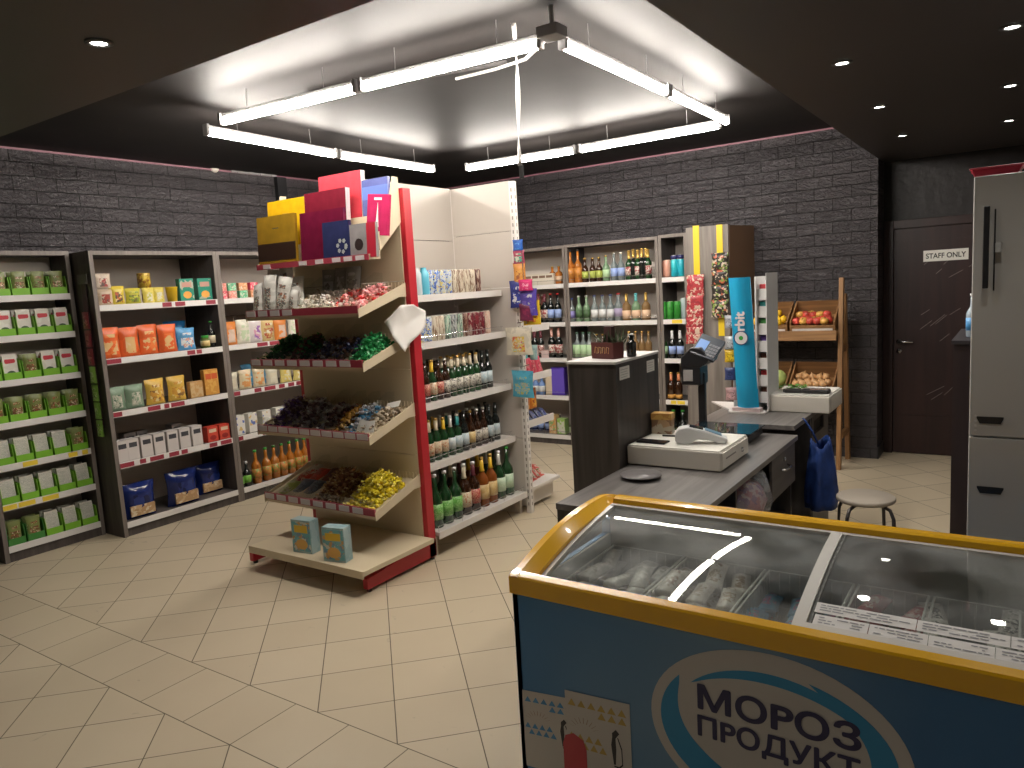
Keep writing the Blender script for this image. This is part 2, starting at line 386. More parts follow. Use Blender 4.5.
# ------------------------------------------------------------------ the setting
XW, YB, XC, YD, ZC, ZS = -6.12, 7.24, -1.04, 7.58, 2.95, 2.63
XR, YN = 1.7, -1.6
blk = mat('black_ceiling_paint', (.014, .012, .0115), .6, spec=.2, var=.4, vscale=1.5)
sof = mat('black_soffit_paint', (.035, .030, .031), .5)
brY = brick('black_painted_brick_back', 0); brX = brick('black_painted_brick_side', 1)
dark_wall = mat('dark_brown_wall_paint', (.008, .0055, .006), .5, bump=.8, bscale=12)
pink = mat('pink_edge_line', (.30, .13, .17), .5)
struct(MB().box(XW - .1, XR + .1, YN - .1, YD + .15, -.08, 0).build('floor', floor_mat()))
struct(MB().box(XW, XC, 1.82, YB, ZC, ZC + .1).build('ceiling', blk))
b = MB(); b.box(XW, XR, YN, 1.82, ZS, ZC + .1).box(XC, XR, 1.82, YD, ZS, ZC + .1)
struct(b.build('ceiling', sof))
struct(MB().box(XW, XC, YB, YD + .12, 0, ZC).build('wall_back', brY))
struct(MB().box(XC, XR, YD, YD + .12, 0, ZS).build('wall_door_side', dark_wall))
struct(MB().box(XW - .12, XW, YN, YD + .12, 0, ZC + .1).build('wall_left', brX))
grey_wall = mat('grey_wall_paint', (.30, .29, .28), .6)
struct(MB().box(XR, XR + .12, YN, YD + .12, 0, ZC).build('wall_right', grey_wall))
struct(MB().box(XW, XR, YN - .12, YN, 0, ZC).build('wall_front', grey_wall))
struct(MB().box(XW, XW + .012, 1.82, YB, ZC - .018, ZC - .004).build('trim_1', pink))
struct(MB().box(XW + .012, XC, YB - .012, YB, ZC - .018, ZC - .004).build('trim_2', pink))
# brick return beside the door recess, low plinth
struct(MB().box(XC, XC + .014, YB + .0, YD, 0, .11).build('baseboard_recess', mat('black_plinth', (.02, .02, .024), .4)))
pY = XP(279, 182, XW)[1]
struct(MB().box(XW, XW + .05, pY - .06, pY + .05, 2.1, ZC - .02).build('trim_3', mat('black_post_paint', (.012, .012, .014), .5)))
# door
dm = wood('dark_cherry_door', (.020, .009, .009), (.034, .0145, .0135), 'Z', .4, 3)
door = bpy.data.objects.new('door_1', None); C.objects.link(door); door.location = (-.95, YD, 0); door['kind'] = 'structure'
b = MB(); b.box(0, .9, -.03, -.003, 0.005, 2.03); b.box(.07, .83, -.036, -.03, .36, .366).box(.07, .83, -.036, -.03, 1.92, 1.926)
b.build('door_leaf', dm, door)
b = MB(); b.box(-.088, -.004, -.05, -.001, 0, 2.11).box(.905, .98, -.05, -.001, 0, 2.11).box(-.004, .905, -.05, -.001, 2.035, 2.11); b.build('door_frame', dm, door, bevel=.004)
chrome = mat('brushed_chrome', (.7, .7, .7), .25, 1)
b = MB(); b.T = Matrix.Translation((.045, -.03, 1.03)) @ Matrix.Rotation(PI / 2, 4, 'X'); b.lathe([(.024, 0), (.024, .008), (.010, .012), (.010, .045)], 16)
b.T = Matrix(); b.tube([(.045, -.073, 1.03), (.09, -.077, 1.03), (.16, -.072, 1.028)], .009, 10)
b.T = Matrix.Translation((.045, -.03, .945)) @ Matrix.Rotation(PI / 2, 4, 'X'); b.lathe([(.022, 0), (.022, .008), (.006, .009), (.006, .011), (0, .011)], 16)
b.build('door_handle', chrome, door, True)
b = MB(); rs = random.Random(3)
for i in range(26):
    x = rs.uniform(.2, .75); z = rs.choice([1.65, 1.2, 1.1, .5]) + rs.uniform(-.07, .07); l = rs.uniform(.05, .16)
    b.T = Matrix.Translation((x, -.0305, z)) @ Matrix.Rotation(-rs.uniform(.5, .9), 4, 'Y'); b.box(0, l, -.0006, 0, -.0014, .0014)
b.build('scratch_marks', mat('scratched_paint', (.3, .25, .24), .6), door)
sg = empty('door_sign', 'white STAFF ONLY sign on the dark brown door', 'sign', (-.55, YD - .031, 1.78))
MB().box(-.17, .17, -.004, 0, -.048, .048).build('sign_plate', mat('sign_white', (.82, .81, .76), .4), sg, bevel=.002)
text('sign_lettering', 'STAFF ONLY', .062, mat('black_print', (.015, .015, .015), .5), sg, Matrix.Translation((0, -.0045, -.022)) @ UP, bold=.0012, sx=.86)

# lights ---------------------------------------------------------------------------------------
tube_m = mat('lit_fluorescent_tube', (1, .93, .84), emis=TUBE); grey_pl = mat('grey_fixture_plastic', (.35, .34, .34), .5)
ZL = 2.80
def fixture(p0, p1, label, k):
    p0, p1 = Vector(p0), Vector(p1); d = p1 - p0; L = d.length
    e = empty('tube_light', label, 'light', (p0.x, p0.y, ZL), math.atan2(d.y, d.x), 'fluorescent tube lights in a hanging square')
    MB().box(0.01, L - .01, -.012, .012, .018, .040).build('light_housing', grey_pl, e, bevel=.004)
    b = MB(); b.T = Matrix.Translation((.02, 0, -.004)) @ Matrix.Rotation(PI / 2, 4, 'Y'); b.lathe([(0, 0), (.019, .0), (.021, .01), (.021, L - .05), (.019, L - .04), (0, L - .04)], 14)
    b.build('light_tube', tube_m, e, True)
    for x in (0, L - .022): MB().box(x, x + .022, -.022, .022, -.025, .045).build('end_cap', grey_pl, e, bevel=.004)
    for x in (.22 * L, .78 * L): MB().tube([(x, 0, .045), (x, .004, ZC - ZL)], .002, 6).build('hanging_wire', grey_pl, e)
T0 = [((-3.96, 2.88), (-2.89, 2.95), 'tube light nearest the left end of the near row of the ceiling square'),
      ((-2.87, 2.95), (-1.80, 3.02), 'tube light at the right half of the near row, under the ribbon'),
      ((-1.74, 3.09), (-1.74, 4.30), 'brightest tube light, near half of the right row of the square'),
      ((-1.74, 4.33), (-1.76, 5.46), 'tube light at the far half of the right row of the square'),
      ((-1.83, 5.54), (-3.01, 5.55), 'tube light in the far row above the back bottle shelves, right half'),
      ((-3.04, 5.55), (-4.14, 5.51), 'tube light in the far row, left half beside the white panel'),
      ((-4.24, 2.96), (-4.34, 4.14), 'tube light in the left row, near half with loose cable end'),
      ((-4.345, 4.17), (-4.36, 5.32), 'tube light in the left row, far half above the tall display')]
for a, c, l in T0: fixture((*a, 0), (*c, 0), l, 0)
b = MB(); b.box(-.06, .05, -.05, .05, -.02, .03); jb = b.build('junction_box', grey_pl, None, bevel=.006); jb.location = (-1.75, 3.03, ZL + .03); tag(jb, 'grey junction box at the near right corner of the tube square', 'junction box')
b = MB(); b.tube([(-1.75, 3.03, 2.86), (-1.76, 3.04, ZC)], .012); b.tube([(-1.8, 3.08, 2.84), (-2.1, 3.35, 2.86), (-2.4, 3.5, 2.90), (-2.75, 3.62, ZC - .006)], .009)
tag(b.build('power_cable', mat('white_cable', (.6, .58, .55), .5), None, True), 'white power cable looping from the junction box to the ceiling', 'cable')
for (x0, y0), (x1, y1), l in (((-3.6, 3.25), (-2.35, 3.55), 'long dark cable duct across the raised ceiling'),):
    d = Vector((x1 - x0, y1 - y0, 0)); q = MB().box(0, d.length, -.012, .012, 0, .02).build('cable_duct', mat('dark_duct', (.06, .055, .055), .5)); q.location = (x0, y0, ZC - .021); q.rotation_euler = (0, 0, math.atan2(d.y, d.x)); tag(q, l, 'duct')
spot_m = mat('lit_downlight', (1, .97, .9), emis=40)
SP = [(-.685, 3.74, 'downlight nearest the camera in the left row over the counter'), (-.70, 4.91, 'middle downlight of the left row over the counter'), (-.725, 6.12, 'farthest downlight of the left row near the brick corner'),
      (-.055, 3.71, 'nearest downlight of the right row above the grey cabinet'), (-.075, 4.93, 'middle downlight of the right row above the grey cabinet'), (-.095, 6.14, 'farthest downlight of the right row before the door'),
      (-2.61, 1.45, 'single downlight in the soffit at upper left'), (-.68, 2.5, None), (-.05, 2.5, None), (-.9, .3, None), (.6, .3, None), (-4.2, 1.0, None), (-2.6, -.4, None), (.7, 3.7, None), (.7, 5.5, None)]
for x, y, l in SP:
    e = empty('ceiling_downlight', l or 'recessed downlight in the dark soffit behind the camera', 'light', (x, y, ZS), 0, 'recessed downlights in the dark soffit')
    b = MB(); b.lathe([(.028, -.001), (.045, -.001), (.045, -.005), (.030, -.008), (.028, -.001)], 20); b.build('trim_ring', mat('dark_ring', (.08, .08, .08), .4), e, True)
    b = MB(); b.lathe([(0, -.003), (.027, -.003), (.027, -.001), (0, -.001)], 20); b.build('lens', spot_m, e)
    ld = bpy.data.lights.new('downlight_lamp', 'SPOT'); ld.energy = SPOT; ld.spot_size = 1.9; ld.spot_blend = .6; ld.shadow_soft_size = .03; ld.color = (1, .95, .88)
    lo = bpy.data.objects.new('downlight_lamp', ld); C.objects.link(lo); lo.parent = e; lo.location = (0, 0, -.02)
# ribbon
b = MB(); z0, z1 = ZC, 2.30
def rib(u, v):
    a = 6 * v + .6; z = z0 + (z1 - z0) * v
    return (-2.0 + (u - .5) * .022 * math.cos(a) + .006 * math.sin(5 * v), 3.1 + (u - .5) * .022 * math.sin(a), z)
b.grid(rib, 1, 30)
rb = b.build('hanging_ribbon', mat('white_ribbon', (.75, .72, .70), .5), None, True); sm = rb.modifiers.new('thickness', 'SOLIDIFY'); sm.thickness = .002
tag(rb, 'twisted white ribbon hanging from the raised ceiling', 'ribbon')
b = MB(); b.box(-.011, .011, -.004, .004, -.06, 0); q = b.build('clip', mat('black_clip', (.02, .02, .02), .5), rb); q.location = (-2.0, 3.1, 2.30)
# smoke detector and broken duct piece on left wall
p = XP(214, 168, XW); b = MB(); b.T = Matrix.Rotation(PI / 2, 4, 'Y'); b.lathe([(.042, 0), (.042, .012), (.036, .02), (.012, .022), (0, .022)], 20)
q = b.build('wall_sensor', mat('cream_plastic', (.6, .55, .48), .5), None, True); q.location = (XW, p.y, p.z); tag(q, 'round cream sensor high on the left brick wall', 'sensor')
p = XP(230, 170, XW); p2 = XP(272, 174, XW); b = MB(); b.box(0, .02, 0, p2.y - p.y, -.012, .012)
for i in range(4): b.box(.02, .026, .06 + i * .13, .12 + i * .13, -.014, .014)
q = b.build('wall_duct', mat('grey_duct', (.25, .24, .24), .5)); q.location = (XW, p.y, p.z - .01); tag(q, 'grey strip duct under the ceiling of the left wall', 'duct')

# ------------------------------------------------------------------ shelving units
wd = wood('grey_brown_laminate', (.05, .042, .04), (.085, .072, .066), 'Z', .5)
wd_e = wood('grey_brown_lit_edge', (.15, .128, .112), (.21, .18, .16), 'Z', .5)  # same laminate, colour lightened for the light falling on the front edges
bk = mat('beige_back_board', (.66, .59, .53), .6)
rail_w = mat('white_price_strip', (.72, .70, .68), .4); rail_r = mat('red_price_strip', (.30, .035, .055), .4); rail_y = mat('yellow_price_tag', (.8, .6, .05), .4)
board = mat('shelf_board', (.10, .085, .08), .5)
def unit(name, label, ox, oy, rz, w_, d, h, zs, plinth=.10, tags=None, seed=1, cat='shelving unit', wire=False, group=None):
    rnd = random.Random(seed); t = .03
    e = empty(name, label, cat, (ox, oy, 0), rz, group)
    for x in (0, w_ - t):
        q = MB().box(x, x + t, .004, d, 0, h).build('side_panel', wd, e)
        MB().box(x, x + t, 0, .004, 0, h).build('front_edge', wd_e, q)
    q = MB().box(t, w_ - t, .004, d, h - t, h).build('top_panel', wd, e); MB().box(t, w_ - t, 0, .004, h - t, h).build('front_edge', wd_e, q)
    MB().box(t, w_ - t, d - .012, d - .002, plinth, h - t).build('back_panel', bk, e)
    MB().box(t, w_ - t, .01, .03, 0, min(zs) - .045).build('plinth', wd, e)
    for i, z in enumerate(zs):
        s_ = MB().box(t, w_ - t, .006, d - .012, z - .022, z).build('shelf', board, e)
        b = MB(); b.box(t, w_ - t, -.004, .006, z - .042, z + .003, 0)
        x = t
        pal = tags[i] if tags else (1, .25)
        while x < w_ - t - .03:
            l = rnd.uniform(.04, .12)
            if rnd.random() < pal[1]: b.box(x, min(x + l, w_ - t), -.006, -.004, z - .036, z - .002, pal[0])
            x += l + rnd.uniform(.01, .05)
        b.build('price_strip', [rail_w, rail_r, rail_y], s_)
        if wire:
            b = MB(); b.tube([(t, .012, z + .04), (w_ - t, .012, z + .04)], .0022, 6)
            for k in range(4): xx = t + .02 + k * (w_ - 2 * t - .04) / 3; b.tube([(xx, .012, z), (xx, .012, z + .04)], .0018, 6)
            b.build('wire_rail', chrome, s_)
    return e
ZA = [1.868, 1.588, 1.28, .985, .692, .412, .112]
ZU = [1.765, 1.366, .966, .573, .110]
unit('wall_shelving', 'leftmost dark shelving unit filled with green display trays', -5.86, 2.13, PI / 2, .70, .255, 2.18, ZA, tags=[(1, 0), (1, 0), (1, 0), (1, 0), (2, .5), (2, .5), (1, 0)], seed=3)
unit('wall_shelving', 'dark shelving unit with pasta bags and blue sacks, middle of left wall', -5.61, 2.845, PI / 2, 1.045, .50, 2.165, ZU, tags=[(1, .3), (1, .5), (1, .5), (1, .95), (1, 0)], seed=5)
unit('wall_shelving', 'dark shelving unit behind the candy display with orange bottles at its bottom', -5.61, 3.892, PI / 2, 1.25, .50, 2.165, ZU, tags=[(1, 0), (1, .3), (1, .5), (1, .5), (1, 0)], seed=8)
ZB = [1.725, 1.322, .942, .533, .102]
unit('wall_shelving', 'back shelving unit with wine bottles beside the white partition', -4.95, 6.84, 0, 1.01, .38, 2.12, ZB, tags=[(1, 0)] * 5, seed=9, wire=True)
unit('wall_shelving', 'widest back shelving unit with spirits, behind the tall counter', -3.935, 6.84, 0, 1.03, .38, 2.125, ZB, tags=[(1, 0)] * 5, seed=10, wire=True)
unit('wall_shelving', 'narrow back shelving unit with cans, left of the wide grey pillar', -2.90, 6.84, 0, .285, .38, 2.135, ZB, tags=[(2, .5)] * 5, seed=11)
# poster strip and hanging snack strip on side of second unit
p = YP(75, 262, 2.845); ps = empty('hanging_snack_strip', 'vertical strip of dark red and green snack packs on the side of shelving', 'snack strip', (-5.72, 2.838, 0))
MB().box(-.03, .03, -.004, 0, .85, 1.98).build('backing_strip', mat('maroon_strip', (.05, .018, .025), .5), ps)
b = MB(); b.box(-.07, .07, -.007, -.004, 1.93, 2.0); b.build('brand_plate', mat('grey_plate', (.14, .12, .13), .5), ps)
for i in range(7):
    z = 1.60 - i * .135; dark = i < 4
    pr = pouch('snack_pack', .09, .125, .025, pack('dark_red_snack_print' if i < 3 else 'green_snack_print', [(.28, .03, .05), (.45, .12, .12), (.10, .02, .03)] if i < 3 else [(.25, .48, .08), (.5, .6, .3), (.10, .2, .05)], 30), seed=i)
    q = pr.place((-5.71, 2.805, z), 0, ('dark red' if i < 3 else 'green') + ' snack pack, %s from top on the strip beside the green-tray shelves' % ORD[i], 'snack pack', 'snack packs on the vertical strip')

# ------------------------------------------------------------------ left wall goods
grn = mat('lime_green_card', (.20, .48, .03), .5); grn2 = mat('dark_green_card', (.05, .22, .04), .5)
wp = pack('white_packet_paper', [(.72, .70, .64), (.66, .63, .56)], 12, .5, bump=.1); red = mat('red_print', (.55, .04, .06), .4); dgr = mat('dark_green_print', (.06, .10, .05), .5)
nutp = pack('nut_window_print', [(.20, .24, .07), (.16, .07, .03), (.55, .38, .22), (.16, .30, .06), (.45, .08, .04), (.7, .6, .45)], 45)
def tray(w_, d, hf, hb, m):
    b = MB(); t = .004
    b.box(-w_ / 2, w_ / 2, 0, d, 0, t).box(-w_ / 2, w_ / 2, 0, t, t, hf).box(-w_ / 2, w_ / 2, d - t, d, t, hb)
    for s in (-1, 1):
        x = s * (w_ / 2 - t / 2); b.prism([(0, t), (d, t), (d, hb), (.012, hb * .93), (0, hf)], x - t / 2, x + t / 2, 'x')
    return Proto('display_tray', b.mesh('display_tray', m))
trayA = tray(.116, .17, .05, .14, grn); trayB = tray(.116, .17, .05, .14, grn2)
def wpacket(red_patch=True):
    b = MB(); w_, h = .092, .165
    b.box(-w_ / 2, w_ / 2, 0, .022, .0, h, 0); b.box(-w_ / 2, w_ / 2, .009, .013, h, h + .012, 0)
    b.prism([(x * .034, h * .76 + z_ * .016) for x, z_ in ((-1, -.6), (-.8, -1), (.8, -.8), (1, -.2), (.9, .9), (-.9, 1), (-1.05, .4))], -.0015, 0, 'y', 1)
    b.prism([(.030 * math.cos(a * PI / 6), .035 + max(0, .024 * math.sin(a * PI / 6)) - (.004 if a > 6 else 0)) for a in range(12)], -.0015, 0, 'y', 2)
    return Proto('seed_packet', b.mesh('seed_packet', [wp, red, dgr]))
packW = wpacket(); packN = pouch('seed_packet', .092, .165, .028, nutp, seed=4)
packG = carton('seed_packet', .092, .022, .165, [wp, pack('faded_list_print', [(.66, .64, .58), (.42, .44, .38)], 90, .5, (1, 1, 3), 0)])
FA = (-5.86, 2.13)
def left_place(pr, X, Y, z, d=.03, yaw=0, **k):
    return pr.place((X - d, Y, z), PI / 2 + yaw, **k)
kinds = ['NNNNN', 'WWWWW', 'NWNWW', 'NNNNN', 'GGGGN', 'GGGGG', 'RRGGG']
for i, z in enumerate(ZA):
    for j in range(5):
        Y = 2.225 + j * .1275; k = kinds[i][j]
        where = '%s from left, %s shelf of leftmost unit' % (ORD[j], ORD[i])
        tb = trayB if k == 'R' else trayA
        left_place(tb, -5.86, Y, z + .001, .012, 0, label='%s green card tray, ' % ('dark' if k == 'R' else 'lime') + where, cat='tray', group='green card trays on the leftmost unit')
        pr = {'N': packN, 'W': packW, 'G': packG, 'R': packN}[k]; nm = {'N': 'brown nut snack packet', 'W': 'white packet with red logo', 'G': 'pale seed packet', 'R': 'red and green snack packet'}[k]
        for r in range(2):
            o = left_place(pr, -5.86, Y, z + .006, .022 + r * .07 + (.0 if k in 'NR' else .01), random.uniform(-.05, .05), label=nm + (', front of tray ' if r == 0 else ', rear of tray ') + where, cat='snack packet', group=('front' if r == 0 else 'rear') + ' packets in green trays')
            if k == 'G': o.rotation_euler = (-.12, 0, PI / 2)
            if k == 'W': o.rotation_euler = (-.05, 0, PI / 2)

XU = -5.61
def lrow(pr, pxs, y, z, label, cat, group, where, d=.04, yaw=.06, sc=1.0, dz=0.002, start=0):
    for i, px in enumerate(pxs):
        Y = XP(px, y, XU - d)[1]
        left_place(pr[i % len(pr)] if isinstance(pr, list) else pr, XU, Y, z + dz, d, random.uniform(-yaw, yaw), label='%s, %s from left %s' % (label, ORD[i + start], where) if len(pxs) > 1 or start else '%s %s' % (label, where), cat=cat, group=group, sc=sc)
s1, s2, s3, s4, s5 = ['on %s, pasta unit' % q for q in ('top shelf', 'second shelf', 'third shelf', 'fourth shelf', 'bottom shelf')]
def bag(key, w_, h, d, cols, seed=1, scale=22, band=None, lean=0, name='food_bag'):
    return pouch(name, w_, h, d, pack(key, cols, scale), band, seed=seed, lean=lean)
lrow([bag('noodle_print_a', .13, .12, .05, [(.55, .42, .3), (.35, .06, .04), (.10, .07, .06), (.7, .6, .45)])], [106], 295, 1.765, 'noodle bag with red and brown print', 'food bag', 'bags on the pasta unit', s1)
lrow([bag('noodle_print_b', .13, .11, .05, [(.6, .5, .4), (.35, .05, .05), (.12, .08, .07)], 3)], [103], 275, 1.765 + .125, 'noodle bag lying on top of another noodle bag', 'food bag', 'bags on the pasta unit', s1)
lrow([bag('noodle_print_c', .12, .14, .06, [(.7, .55, .06), (.12, .08, .05), (.75, .6, .3), (.5, .1, .04)], 5)], [119], 295, 1.765, 'yellow and black noodle bag', 'food bag', 'bags on the pasta unit', s1)
lrow([bag('yellow_green_print', .13, .12, .06, [(.55, .5, .05), (.2, .28, .04), (.14, .10, .04)], 6)], [135], 295, 1.765, 'olive yellow food bag', 'food bag', 'bags on the pasta unit', s1)
lrow([bag('yellow_white_print', .10, .12, .05, [(.75, .62, .12), (.7, .66, .5), (.5, .5, .1)], 7)], [150, 160], 295, 1.765, 'pale yellow food bag', 'food bag', 'bags on the pasta unit', s1)
b = MB(); b.lathe([(.036, 0), (.046, .11), (.048, .112), (.048, .118), (0, .118)], 18); cup = Proto('noodle_cup', b.mesh('noodle_cup', mat('yellow_cup', (.75, .5, .02), .4), True))
lrow(cup, [172], 295, 1.765, 'yellow cup of instant noodles', 'cup', None, s1)
b = MB(); b.lathe([(.05, 0), (.05, .115), (.048, .12), (0, .12)], 18); tin = Proto('food_canister', b.mesh('food_canister', pack('gold_canister_print', [(.55, .36, .04), (.7, .5, .08), (.3, .12, .03)], 30), True))
for k_ in range(2): lrow(tin, [148 - k_ * 3], 290, 1.765 + .121 * k_ , ['lower', 'upper'][k_] + ' yellow round canister at the back', 'canister', 'stacked canisters', s1, d=.26)
gbx = carton('food_box', .125, .05, .18, [mat('teal_green_card', (.015, .22, .15), .4), pack('green_box_print', [(.015, .24, .16), (.02, .28, .18), (.4, .4, .32)], 12, bump=0), mat('red_white_print', (.5, .25, .2), .4), mat('orange_circle_print', (.75, .35, .06), .4)])
lrow(gbx, [187, 205], 290, 1.765, 'dark green box with orange circle', 'box', 'green boxes on the pasta unit', s1)
s_ob = bag('orange_pasta_print', .17, .245, .07, [(.75, .13, .03), (.7, .45, .2), (.8, .2, .05), (.72, .5, .28)], 8, 14)
lrow([s_ob, bag('orange_pasta_print', .17, .235, .07, [], 9)], [111, 131, 151, 170], 345, 1.366, 'orange film bag of pasta', 'food bag', 'orange pasta bags', s2, sc=.95)
lrow(bag('blue_white_print', .16, .18, .06, [(.1, .35, .65), (.65, .68, .68), (.7, .3, .2), (.75, .75, .72)], 10, 30), [188], 340, 1.366, 'white and blue food bag', 'food bag', 'bags on the pasta unit', s2)
lrow(bag('blue_bag_print', .2, .24, .08, [(.02, .22, .55), (.05, .35, .65)], 10, 20), [178], 335, 1.366, 'bright blue bag standing behind the white one', 'food bag', 'bags on the pasta unit', s2, d=.2)
b = MB(); b.lathe([(.035, 0), (.038, .01), (.038, .07), (.026, .085)], 14, 0); b.lathe([(.029, .085), (.029, .105), (0, .105)], 14, 1); b.lathe([(.0385, .018), (.0385, .062)], 14, 2)
jar = Proto('jar', b.mesh('jar', [mat('olive_jar', (.10, .14, .03), .15), cap_green, mat('yellow_paper', (.65, .5, .2), .5)], True))
lrow(jar, [205], 340, 1.366, 'small olive jar with green lid', 'jar', None, s2)
lrow(bottle('b1', .22, .03, gl_black, foil_cream, cap_green), [212], 340, 1.366, 'dark slim bottle at the right end', 'bottle', None, s2, d=.08)
lrow(bag('green_clear_print', .17, .20, .08, [(.22, .32, .22), (.45, .45, .36), (.08, .15, .10), (.6, .58, .5)], 11, 26), [118, 137], 400, .966, 'clear bag of greens and noodles', 'food bag', 'greenish bags', s3, sc=.9)
lrow(bag('gold_snack_print', .165, .20, .08, [(.72, .46, .08), (.6, .3, .05), (.75, .6, .3), (.25, .12, .04)], 12, 18), [158, 180], 395, .966, 'gold bag of snacks', 'food bag', 'gold bags', s3)
lrow(carton('biscuit_packet', .09, .05, .15, [mat('tan_card', (.5, .3, .12), .5), pack('tan_print', [(.55, .32, .12), (.6, .42, .22)], 20, bump=0)]), [195, 199], 392, .966, 'tan biscuit packet', 'packet', 'tan packets', s3, sc=.9)
lrow(carton('biscuit_packet', .075, .05, .215, [mat('amber_card', (.62, .3, .06), .5), pack('amber_print', [(.62, .3, .06), (.7, .4, .1)], 20, bump=0), mat('red_seal', (.6, .1, .03), .5)]), [209, 215], 385, .966, 'tall amber biscuit packet', 'packet', 'tall amber packets', s3, d=.05)
wbx = carton('flour_box', .092, .09, .165, [mat('white_card', (.55, .51, .49), .5), mat('white_card_front', (.60, .56, .54), .5), mat('black_logo', (.05, .05, .06), .5)])
lrow(wbx, [122, 133, 147, 160, 173.5, 186, 198.5], 445, .573, 'white square box with black lettering', 'box', 'white boxes on the fourth shelf', s4, yaw=.02, d=.01)
for k_, px in enumerate([130, 143, 178]):
    left_place(wbx, XU, XP(px, 425, XU - .28)[1], .575, .30, 0, label='white square box in the back row, %s from left %s' % (ORD[k_], s4), cat='box', group='rear white boxes')
rbx = carton('tea_box', .10, .07, .13, [mat('red_card', (.55, .05, .03), .4), mat('red_card_front', (.6, .07, .04), .4), mat('pale_band', (.7, .55, .4), .4), mat('dark_red_circle', (.3, .02, .02), .4)])
lrow(rbx, [213, 225], 435, .573, 'red box', 'box', 'red boxes', s4, yaw=.03, d=.02)
sack = pouch('pet_food_sack', .27, .27, .13, pack('blue_sack_print', [(.012, .025, .14), (.015, .035, .18), (.008, .015, .07)], 9, .14, bump=1.0), seed=21)
lab_s = MB().box(-.095, .095, -.002, .012, .02, .10).mesh('sack_label', pack('tan_label_print', [(.45, .28, .14), (.55, .38, .22), (.65, .55, .4)], 20, bump=0))
sack.parts = [('sack_label', lab_s)]
lrow(sack, [143], 505, .110, 'plump navy blue sack with tan label', 'sack', 'navy sacks', 'at left ' + s5, d=.03, sc=1.0)
lrow(sack, [187], 492, .110, 'plump navy blue sack with tan label', 'sack', 'navy sacks', 'in the middle ' + s5, d=.03, sc=1.04)
lrow(sack, [213], 485, .110, 'plump navy blue sack with tan label', 'sack', 'navy sacks', 'at right ' + s5, d=.14, sc=.95)
# third unit
t1, t2, t3, t4, t5 = ['on %s behind candy display' % q for q in ('top shelf', 'second shelf', 'third shelf', 'fourth shelf', 'bottom shelf')]
cb = [carton('sweet_box', .085, .05, .065, [mat('c%d_card' % i, c, .4), pack('sweet_print_%d' % i, [c, tuple(min(1, q * 1.5 + .1) for q in c), (.7, .6, .5)], 40, bump=0)]) for i, c in enumerate([(.6, .06, .1), (.7, .25, .2), (.12, .4, .22), (.65, .3, .15)])]
for r in range(2): lrow([cb[(i + r) % 4] for i in range(4)], [222, 232, 243, 254], 285, 1.765, ['small bright sweet box, lower layer', 'small bright sweet box, upper layer'][r], 'box', 'small sweet boxes', t1, dz=.002 + .067 * r)
tb = [bag('orange_white_bag', .15, .20, .07, [(.75, .25, .05), (.65, .5, .42), (.6, .45, .35)], 31, 10), bag('white_green_bag', .15, .21, .07, [(.68, .66, .55), (.5, .6, .4), (.7, .68, .62)], 32, 16), bag('white_purple_bag', .15, .22, .07, [(.66, .6, .6), (.3, .12, .4), (.6, .3, .4), (.7, .66, .6)], 33, 16), bag('mixed_bag', .15, .21, .07, [(.6, .45, .2), (.4, .08, .04), (.65, .62, .5), (.5, .3, .1)], 34, 22)]
lrow(tb, [232, 246, 258, 270, 283, 297, 311], 335, 1.366, 'colourful crisp bag', 'food bag', 'crisp bags', t2)
lrow(bag('brown_dark_bag', .2, .25, .08, [(.10, .06, .04), (.2, .12, .09)], 35, 12), [226, 246], 320, 1.366, 'dark brown bag in the back row', 'food bag', 'brown bags', t2, d=.22)
tb2 = [bag('white_sugar_bag', .13, .16, .06, [(.70, .66, .52), (.66, .6, .45)], 41, 10), bag('cream_orange_bag', .13, .17, .06, [(.7, .58, .38), (.75, .35, .12), (.65, .6, .4)], 42, 16), bag('yellow_white_bag2', .13, .17, .06, [(.72, .6, .2), (.7, .66, .5), (.68, .5, .1)], 43, 16)]
lrow([tb2[0], tb2[1], tb2[1], tb2[0], tb2[2], tb2[2]], [233, 247, 261, 274, 288, 301], 380, .966, 'pale bag of groceries', 'food bag', 'pale bags', t3)
lrow(bag('blue_top_bag', .16, .20, .07, [(.1, .35, .6), (.5, .55, .55)], 44, 12), [250, 270], 365, .966, 'blue topped bag in the back row', 'food bag', 'blue topped bags', t3, d=.2)
lrow(carton('milk_carton', .09, .07, .17, [mat('milk_white', (.75, .73, .66), .4), pack('milk_print', [(.72, .7, .66), (.12, .18, .5), (.75, .72, .66), (.7, .5, .2)], 20, bump=0)]), [241, 254, 268, 282], 430, .573, 'white and blue drink carton', 'carton', 'drink cartons', t4)
ob = bottle('ob', .30, .042, mat('orange_drink_bottle', (.42, .14, .015), .1, spec=.8), pack('orange_label_print', [(.5, .2, .05), (.6, .3, .08), (.15, .3, .05)], 40, bump=0), cap_green, None, nr=.34)
lrow(ob, [256, 266.5, 275, 283, 291, 299, 306], 465, .110, 'orange drink bottle with green cap', 'bottle', 'orange drink bottles', t5, yaw=.5)
gb = bottle('gb2', .22, .036, gl_black, mat('green_label', (.15, .4, .05), .5), cap_white)
lrow(gb, [239, 246.5], 470, .110, 'dark drink bottle with green label', 'bottle', 'dark bottles with green labels', t5, yaw=.5)
lrow(bag('red_white_pack', .12, .2, .06, [(.7, .6, .55), (.5, .05, .05)], 45), [316], 450, .110, 'white bag with red print', 'food bag', None, t5)

